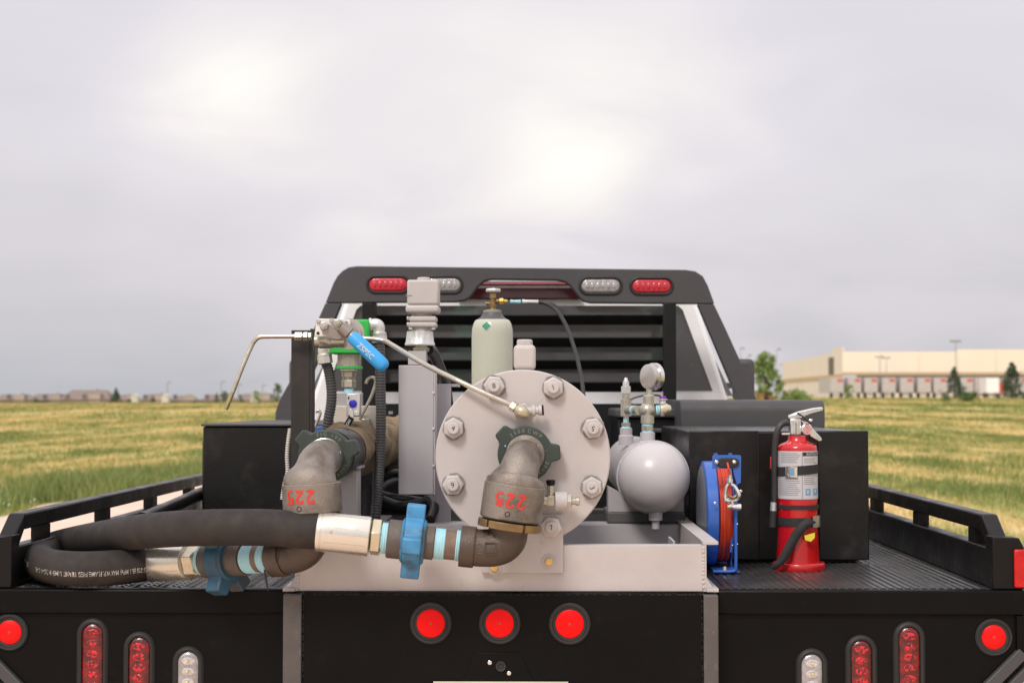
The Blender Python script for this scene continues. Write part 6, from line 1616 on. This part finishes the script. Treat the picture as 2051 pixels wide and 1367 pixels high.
# ------------------------------------------------------------------ cord reel
def build_reel():
    Y = 4.19; s = Y / F
    b = P(1450, 1146, Y)
    t = thing('cord_reel', 'blue steel cord reel wound with orange red cable standing on the ribbed deck', 'cord reel', (b.x, Y, ZD))
    zc = P(0, 1033, Y).z; yc = Y + 0.15; rd = 0.138
    # left shroud disc, drum of cable, right thin disc
    xl = P(1433, 0, yc - rd).x; xa = P(1438, 0, Y).x
    xd0 = P(1439.5, 0, Y).x; xd1 = P(1465, 0, Y).x
    obj('spool_disc', lathe(NB(), (xd0 - 0.034, yc, zc), (1, 0, 0), [(0, 0.06), (0.0, rd - 0.006), (0.003, rd), (0.029, rd), (0.032, rd - 0.004), (0.0325, 0.05)], 72), G['blue'], t)
    obj('spool_face', lathe(NB(), (xd0 - 0.0345, yc, zc), (-1, 0, 0), [(0, rd - 0.012), (0.004, rd - 0.02), (0.010, 0.05), (0.012, 0)], 48), G['reelgrey'], t)
    n = 11; bm = NB()
    for k in range(n):
        x = xd0 + 0.003 + (xd1 - xd0 - 0.004) * k / (n - 1); rr = rd - 0.010 + rng.uniform(-0.0045, 0.002)
        pth = [Vector((x + 0.0012 * math.sin(3 * q * 0.2 + k), yc + rr * math.cos(q * 2 * math.pi / 48), zc + rr * math.sin(q * 2 * math.pi / 48))) for q in range(49)]
        sweep(bm, pth, 0.0017 + 0.0006 * (k % 3 == 0), 6, False)
    obj('cable_turns', bm, G['redcable'], t)
    obj('cable_core', lathe(NB(), (xd0 + 0.001, yc, zc), (1, 0, 0), [(0, rd - 0.013), (xd1 - xd0 - 0.002, rd - 0.013)], 56), G['redcable'], t)
    obj('right_disc', lathe(NB(), (xd1 + 0.001, yc, zc), (1, 0, 0), [(0, rd - 0.002), (0.002, rd - 0.002)], 56), G['blue'], t)
    # frame: front top plate, bent bar down the right side and foot
    a, c = P(1427, 911, Y - 0.005), P(1484, 936, Y - 0.005)
    fp = [P(1427, 913, Y - 0.006), P(1430, 911, Y - 0.006), P(1482, 911, Y - 0.006), P(1484.5, 914, Y - 0.006), P(1484, 966, Y - 0.006), P(1476, 970, Y - 0.006), P(1470, 950, Y - 0.006), P(1468, 938, Y - 0.006), P(1427, 938, Y - 0.006)]
    fr = obj('front_plate', prism(NB(), fp, (0, 0.003, 0)), G['blue'], t, bevel=0.0008)
    for px in (1431, 1460): obj('plate_tab', box(P(px, 912, Y - 0.006), P(px + 5, 907, Y + 0.01)), G['blue'], fr)
    xf = P(1476, 0, Y).x
    bar = [P(1474, 968, Y), P(1474, 1050, Y), P(1474, 1130, Y), P(1473, 1140, Y), P(1467, 1143.5, Y), P(1450, 1144, Y), P(1428, 1144, Y)]
    w = 0.0125
    obj('frame_bar', sweep(NB(), cr_path([Vector(p) for p in bar], 4), 0.0042, 10), G['blue'], t)
    obj('frame_bar', tube(NB(), [P(1466, 1000, Y + 0.04), P(1467, 1060, Y + 0.04), P(1464, 1105, Y + 0.04)], 0.003, 8), G['blue'], t)
    obj('foot_plate', box((P(1426, 0, Y).x, Y + 0.005, ZD + 0.0055), (xf, Y + 0.26, ZD + 0.009)), G['blue'], t)
    obj('back_upright', box((xd1 + 0.006, yc - 0.02, ZD + 0.0095), (xd1 + 0.010, yc + 0.02, zc + 0.02)), G['blue'], t)
    bo = P(1452, 1143, Y)
    obj('foot_bolt', lathe(NB(), (bo.x, Y + 0.004, ZD + 0.0092), (0, 0, 1), [(0, 0.008), (0.004, 0.008), (0.0045, 0.0055), (0.012, 0.005), (0.0122, 0)], 6), G['chrome'], t)
    # cable guide, its screws and the clamp
    gd = obj('cable_guide', prism(NB(), [Vector((x, Y - 0.0125, z)) for x, z in capsule(P(1453, 0, Y).x, P(0, 925, Y).z, 0.056, 0.024)], (0, 0.006, 0)), G['grommet'], t, bevel=0.002)
    for px in (1435, 1470.5): obj('guide_screw', lathe(NB(), P(px, 925, Y - 0.0128), (0, -1, 0), [(0, 0.0055), (0.002, 0.005), (0.004, 0.002), (0.0041, 0)], 16), G['chrome'], gd)
    for px, py in ((1432, 1007), (1483.5, 983)): obj('side_screw', lathe(NB(), P(px, py, Y - 0.0005), (0, -1, 0), [(0, 0.004), (0.002, 0.004), (0.003, 0.002), (0.0031, 0)], 12), G['chrome'], t)
    for px, py in ((1477, 1049), (1477, 1089), (1467, 1091)): obj('side_rivet', ball(NB(), P(px, py, Y - 0.003), 0.0022, 8, 5), G['chrome'], t)
    k = thing('ground_clamp', 'shiny spring clamp hanging on the orange cable in front of the blue reel', 'clamp', P(1458, 930, Y - 0.02))
    y = Y - 0.022
    obj('cable_end', tube(NB(), [P(1457, 927, Y - 0.012), P(1459, 936, y), P(1461, 946, y), P(1462, 952, y)], 0.0032, 10), G['redcable'], k)
    obj('lug', lathe(NB(), P(1462, 951, y), P(1461.5, 968, y) - P(1462, 951, y), [(0, 0.005), (0.008, 0.005), (0.010, 0.008), (0.018, 0.0085), (0.022, 0.004)], 14), G['chrome'], k)
    obj('jaw', rtube(NB(), [(P(1459, 968, y), 0.0035), (P(1454.5, 977, y), 0.004), (P(1452.5, 990, y), 0.0045), (P(1453, 1000, y), 0.006), (P(1460, 1002, y), 0.0065), (P(1466, 1003, y), 0.004)], 10, 5), G['chrome'], k)
    obj('jaw', rtube(NB(), [(P(1464, 968, y), 0.0035), (P(1472, 975, y), 0.005), (P(1480, 990, y - 0.004), 0.0055), (P(1477, 998, y), 0.005), (P(1468, 1002, y), 0.004)], 10, 5), G['chrome'], k)
    obj('spring', tube(NB(), [P(1458, 992, y - 0.006), P(1468, 996, y - 0.006), P(1475, 992, y - 0.006)], 0.004, 10), G['brass'], k)
    obj('screw_block', lathe(NB(), P(1457, 1014, y), (1, 0, -0.05), [(0, 0.005), (0.006, 0.0075), (0.012, 0.005), (0.014, 0.0085), (0.034, 0.0095), (0.036, 0.006)], 10), G['chrome'], k)
    obj('screw_link', cyl(NB(), P(1467, 1001, y), P(1466, 1013, y), 0.005, n=10), G['chrome'], k)
G['reelgrey'] = pm('grey_spool_face', (0.16, 0.17, 0.20), 0.4, 0.2)
build_reel()

# ------------------------------------------------------------------ fire extinguisher
def build_ext():
    Y = 4.315; s = Y / F
    c = P(1597.5, 1000, Y); base_c = P(1600, 1135, Y)
    t = thing('fire_extinguisher', 'red fire extinguisher with a printed label strapped in front of the black side box', 'fire extinguisher', (c.x, Y, ZD))
    z = lambda py: P(1597, py, Y).z
    R0 = 39.5 * s
    obj('base_ring', lathe(NB(), (base_c.x, Y, ZD + 0.0005), (0, 0, 1), [(0, 0.0675), (0.003, 0.069), (0.018, 0.069), (0.021, 0.066), (0.021, 0.055)], 56), G['red'], t, sharp=50)
    cb = obj('cylinder', lathe(NB(), (c.x, Y, ZD + 0.02), (0, 0, 1), [(0, R0 + 0.0045), (0.02, R0 + 0.003), (0.09, R0 + 0.0005), (0.12, R0), (z(897) - ZD - 0.02, R0), (z(892) - ZD - 0.02, R0 * 0.96), (z(888) - ZD - 0.02, R0 * 0.80), (z(884) - ZD - 0.02, R0 * 0.56), (z(881) - ZD - 0.02, R0 * 0.48), (z(872) - ZD - 0.02, R0 * 0.46), (z(871) - ZD - 0.02, 0)], 64), G['red'], t, sharp=60)
    # label: front half sheet, curved
    def sheet(name, a0, a1, y0, y1, m, par, e=0.0008, n=24):
        bm = NB(); rows = []
        for yy in (y0, y1): rows.append([bm.verts.new((c.x + (R0 + e) * math.sin(a0 + (a1 - a0) * i / n), Y - (R0 + e) * math.cos(a0 + (a1 - a0) * i / n), z(yy))) for i in range(n + 1)])
        for i in range(n): bm.faces.new((rows[0][i], rows[0][i + 1], rows[1][i + 1], rows[1][i]))
        return obj(name, bm, G[m], par)
    lb = sheet('printed_label', -1.45, 1.45, 902, 997, 'label', cb)
    th = lambda px: math.asin(max(-1, min(1, (px - 1597.5) / 39.5)))
    sheet('label_rule', th(1600), th(1601), 904, 996, 'print', lb, 0.0012, 2)
    sheet('label_header', th(1601.5), 1.40, 904, 911.5, 'printblack', lb, 0.0012)
    tz = z(908)
    lettering('INSTRUCTIONS', 0.0085, lambda x, y: Vector((c.x + (R0 + 0.0018) * math.sin(0.86 + x / R0), Y - (R0 + 0.0018) * math.cos(0.86 + x / R0), tz + y)), G['label'], lb)
    for k, py in enumerate((906, 909.5, 913, 916.5, 920, 923.5, 952, 956, 960, 964, 968, 972, 976, 980, 984, 988)):
        w = 1597 - rng.uniform(0, 8)
        sheet('text_line', th(1563 if py < 930 else 1560), th(w), py, py + 1.1, 'print', lb, 0.0012, 10)
    for k, py in enumerate((916, 920, 924, 950, 954, 958, 962, 966)):
        sheet('text_line', th(1604), th(1604 + rng.uniform(20, 30)), py, py + 1.1, 'print', lb, 0.0012, 10)
    for px in (1607, 1623): sheet('blue_pictogram', th(px), th(px + 10), 976, 989, 'printblue', lb, 0.0013, 4)
    for px, py in ((1611, 981), (1626.5, 980)): sheet('pictogram_figure', th(px - 1.5), th(px + 2), py - 2, py + 5, 'label', lb, 0.0017, 2)
    # straps
    def strap(name, py0, py1, m, tilt=0.0, e=0.003):
        bm = NB(); n = 64; rows = []
        for yy, ee in ((py0, e), (py1, e)):
            rows.append([bm.verts.new((c.x + (R0 + ee) * math.sin(2 * math.pi * i / n), Y - (R0 + ee) * math.cos(2 * math.pi * i / n), z(yy) + tilt * math.sin(2 * math.pi * i / n))) for i in range(n)])
        for i in range(n): bm.faces.new((rows[0][i], rows[0][(i + 1) % n], rows[1][(i + 1) % n], rows[1][i]))
        return obj(name, bm, G[m], t)
    strap('upper_strap', 931, 949, 'webbing', 0.004); strap('middle_band', 1009, 1017, 'webbing', 0); strap('lower_strap', 1034, 1051, 'webbing', 0)
    obj('side_bracket', box((c.x - R0 - 0.013, Y - 0.015, z(960)), (c.x - R0 - 0.004, Y + 0.03, z(936))), G['grommet'], t, bevel=0.002)
    bk = sheet('buckle', th(1571), th(1591), 932.5, 953.5, 'chrome', t, 0.006, 6)
    sheet('buckle_print', th(1579), th(1586), 935, 950, 'printblue', bk, 0.0066, 3)
    sheet('lower_buckle', th(1619), 1.4, 1030, 1053, 'stainless', t, 0.006, 6)
    # loose end of the lower strap hanging down to the left
    pts = [(1626, 1040), (1612, 1050), (1596, 1068), (1582, 1092), (1572, 1112), (1560, 1128), (1546, 1138)]
    bm = NB(); rows = ([], [])
    for i, (px, py) in enumerate(pts):
        yy = Y - R0 - 0.004 - 0.004 * i
        wd = (10.5, 10, 10, 9, 9, 8, 6)[i]
        rows[0].append(bm.verts.new(P(px + wd * 0.85, py + wd * 0.5, yy))); rows[1].append(bm.verts.new(P(px - wd * 0.85, py - wd * 0.5, yy)))
    for i in range(len(pts) - 1): bm.faces.new((rows[0][i], rows[0][i + 1], rows[1][i + 1], rows[1][i]))
    so = obj('strap_tail', bm, G['webbing'], t, sharp=80); md = so.modifiers.new('thick', 'SOLIDIFY'); md.thickness = 0.002
    obj('yellow_tag', prism(NB(), [P(1611, 1072, Y - R0 - 0.016), P(1632, 1066, Y - R0 - 0.016), P(1632, 1076, Y - R0 - 0.016), P(1624, 1084, Y - R0 - 0.016), P(1613, 1081, Y - R0 - 0.016)], (0, 0.001, 0)), G['yellow'], t)
    # valve head, gauge, levers, horn hose
    def Q(px, py, y=Y): return P(px, py, y)
    obj('neck_ring', lathe(NB(), (c.x - 0.003, Y, z(870.5)), (0, 0, 1), [(0, 0.014), (0.009, 0.014)], 24), G['galv'], t)
    obj('valve_block', box(Q(1583, 870, Y - 0.016), Q(1601, 838, Y + 0.016)), G['chrome'], t, bevel=0.003)
    obj('valve_post', cyl(NB(), Q(1597, 869, Y - 0.018), Q(1597, 845, Y - 0.018), 0.005, n=14), G['chrome'], t)
    g = obj('pressure_gauge', lathe(NB(), Q(1613.5, 859, Y - 0.008), (0.35, -0.94, 0), [(0, 0.010), (0.002, 0.0155), (0.008, 0.0155), (0.010, 0.0135), (0.0095, 0.012)], 32), G['chrome'], t)
    obj('gauge_face', lathe(NB(), Q(1613.5, 859, Y - 0.008) + Vector((0.35, -0.94, 0)) * 0.0095, (0.35, -0.94, 0), [(0, 0.0122), (0.0008, 0)], 28), G['gaugered'], g)
    top = [Q(1579, 839, Y - 0.012), Q(1579, 832, Y - 0.012), Q(1600, 823.5, Y - 0.012), Q(1630, 816.5, Y - 0.012), Q(1647, 814.5, Y - 0.012), Q(1650, 818, Y - 0.012), Q(1646, 824, Y - 0.012), Q(1620, 831, Y - 0.012), Q(1600, 838, Y - 0.012)]
    obj('squeeze_lever', prism(NB(), top, (0, 0.024, 0)), G['chrome'], t, bevel=0.003)
    lo = [Q(1606, 842, Y - 0.010), Q(1618, 845, Y - 0.010), Q(1628, 858, Y - 0.010), Q(1645, 876, Y - 0.010), Q(1647, 882, Y - 0.010), Q(1641, 884, Y - 0.010), Q(1624, 874, Y - 0.010), Q(1612, 858, Y - 0.010)]
    obj('carry_handle', prism(NB(), lo, (0, 0.02, 0)), G['chrome'], t, bevel=0.002)
    lo = [Q(1622, 872.5, Y - 0.006), Q(1642, 884.2, Y - 0.006), Q(1636, 885, Y - 0.006), Q(1622, 878, Y - 0.006)]
    obj('handle_liner', prism(NB(), lo, (0, 0.016, 0)), G['black'], t)
    obj('pull_pin', tube(NB(), [Q(1597, 826, Y - 0.015), Q(1608, 834, Y - 0.018), Q(1617, 842, Y - 0.018), Q(1624, 846, Y - 0.018), Q(1628, 842, Y - 0.015), Q(1625, 837, Y - 0.012)], 0.0022, 8), G['cable'], t)
    obj('pin_ring', ball(NB(), Q(1624, 842, Y - 0.014), 0.007, 14, 8, (1, 0.5, 0.8)), G['chrome'], t)
    obj('horn_hose', tube(NB(), [Q(1584, 847, Y - 0.005), Q(1574, 846, Y - 0.005), Q(1564, 851, Y - 0.008), Q(1557, 863, Y - 0.010), Q(1553, 882, Y - 0.010), Q(1551.5, 910, Y - 0.010), Q(1551, 960, Y - 0.010), Q(1550.5, 1005, Y - 0.010)], 0.0082, 16), G['rubberhose'], t)
    obj('horn_collar', cyl(NB(), Q(1549.5, 1005, Y - 0.010), Q(1549, 1022, Y - 0.010), 0.0082, 0.0088, 16), G['galv'], t)
    obj('horn', cyl(NB(), Q(1549, 1022.3, Y - 0.010), Q(1547.5, 1055, Y - 0.010), 0.0095, 0.011, 16), G['grommet'], t)
    obj('hose_arm', box(Q(1566, 870, Y - 0.004), Q(1584, 866, Y + 0.004)), G['galv'], t)
    obj('red_clip', box(Q(1543, 938, Y), Q(1546.5, 914, Y + 0.006)), G['paintred'], t)
G['gaugered'] = pm('red_and_white_dial', (0.55, 0.12, 0.12), 0.3, c2=(0.62, 0.45, 0.44), scale=90)
G['rubberhose'] = pm('black_horn_hose', (0.028, 0.027, 0.027), 0.4)
build_ext()

# ------------------------------------------------------------------ loose black cables behind the skid, water line etc.
def build_cables():
    specs = [([(758, 955, 4.9), (790, 946, 4.9), (830, 950, 4.95), (870, 960, 5.0)], 0.012, 'uppermost black cable in the dark gap behind the sight valve'),
             ([(752, 985, 4.8), (775, 968, 4.85), (800, 962, 4.9), (840, 975, 4.95)], 0.010, 'black cable curving up behind the foot of the long conduit'),
             ([(760, 988, 4.75), (790, 995, 4.75), (830, 1000, 4.7), (858, 1004, 4.7)], 0.011, 'black cable lying level below the tall grey housing'),
             ([(765, 1000, 4.7), (800, 1012, 4.7), (840, 1008, 4.65), (862, 1000, 4.6), (870, 1015, 4.55), (862, 1040, 4.5)], 0.014, 'thick black cable looping by the top of the bright blue union')]
    for pts, r, lab in specs:
        p = [P(*q) for q in pts]
        o = obj('black_cable', tube(NB(), p, r, 10), G['cable'], None, loc=p[0])
        tag(o, lab, 'cable', 'loose black cables')
    t = thing('pump_motor', 'dark pump motor in the shade behind the tall grey housing', 'motor', P(800, 1000, 5.0))
    a, b = P(735, 940, 5.05), P(905, 1040, 5.05)
    obj('motor_body', cyl(NB(), P(760, 985, 5.3), P(900, 985, 5.3), 0.075, n=28), G['slatblack'], t)
    obj('motor_foot', box((P(765, 0, 5.3).x, 5.25, EYE - 0.331), (P(890, 0, 5.3).x, 5.36, P(0, 1010, 5.3).z)), G['slatblack'], t, bevel=0.004)
build_cables()
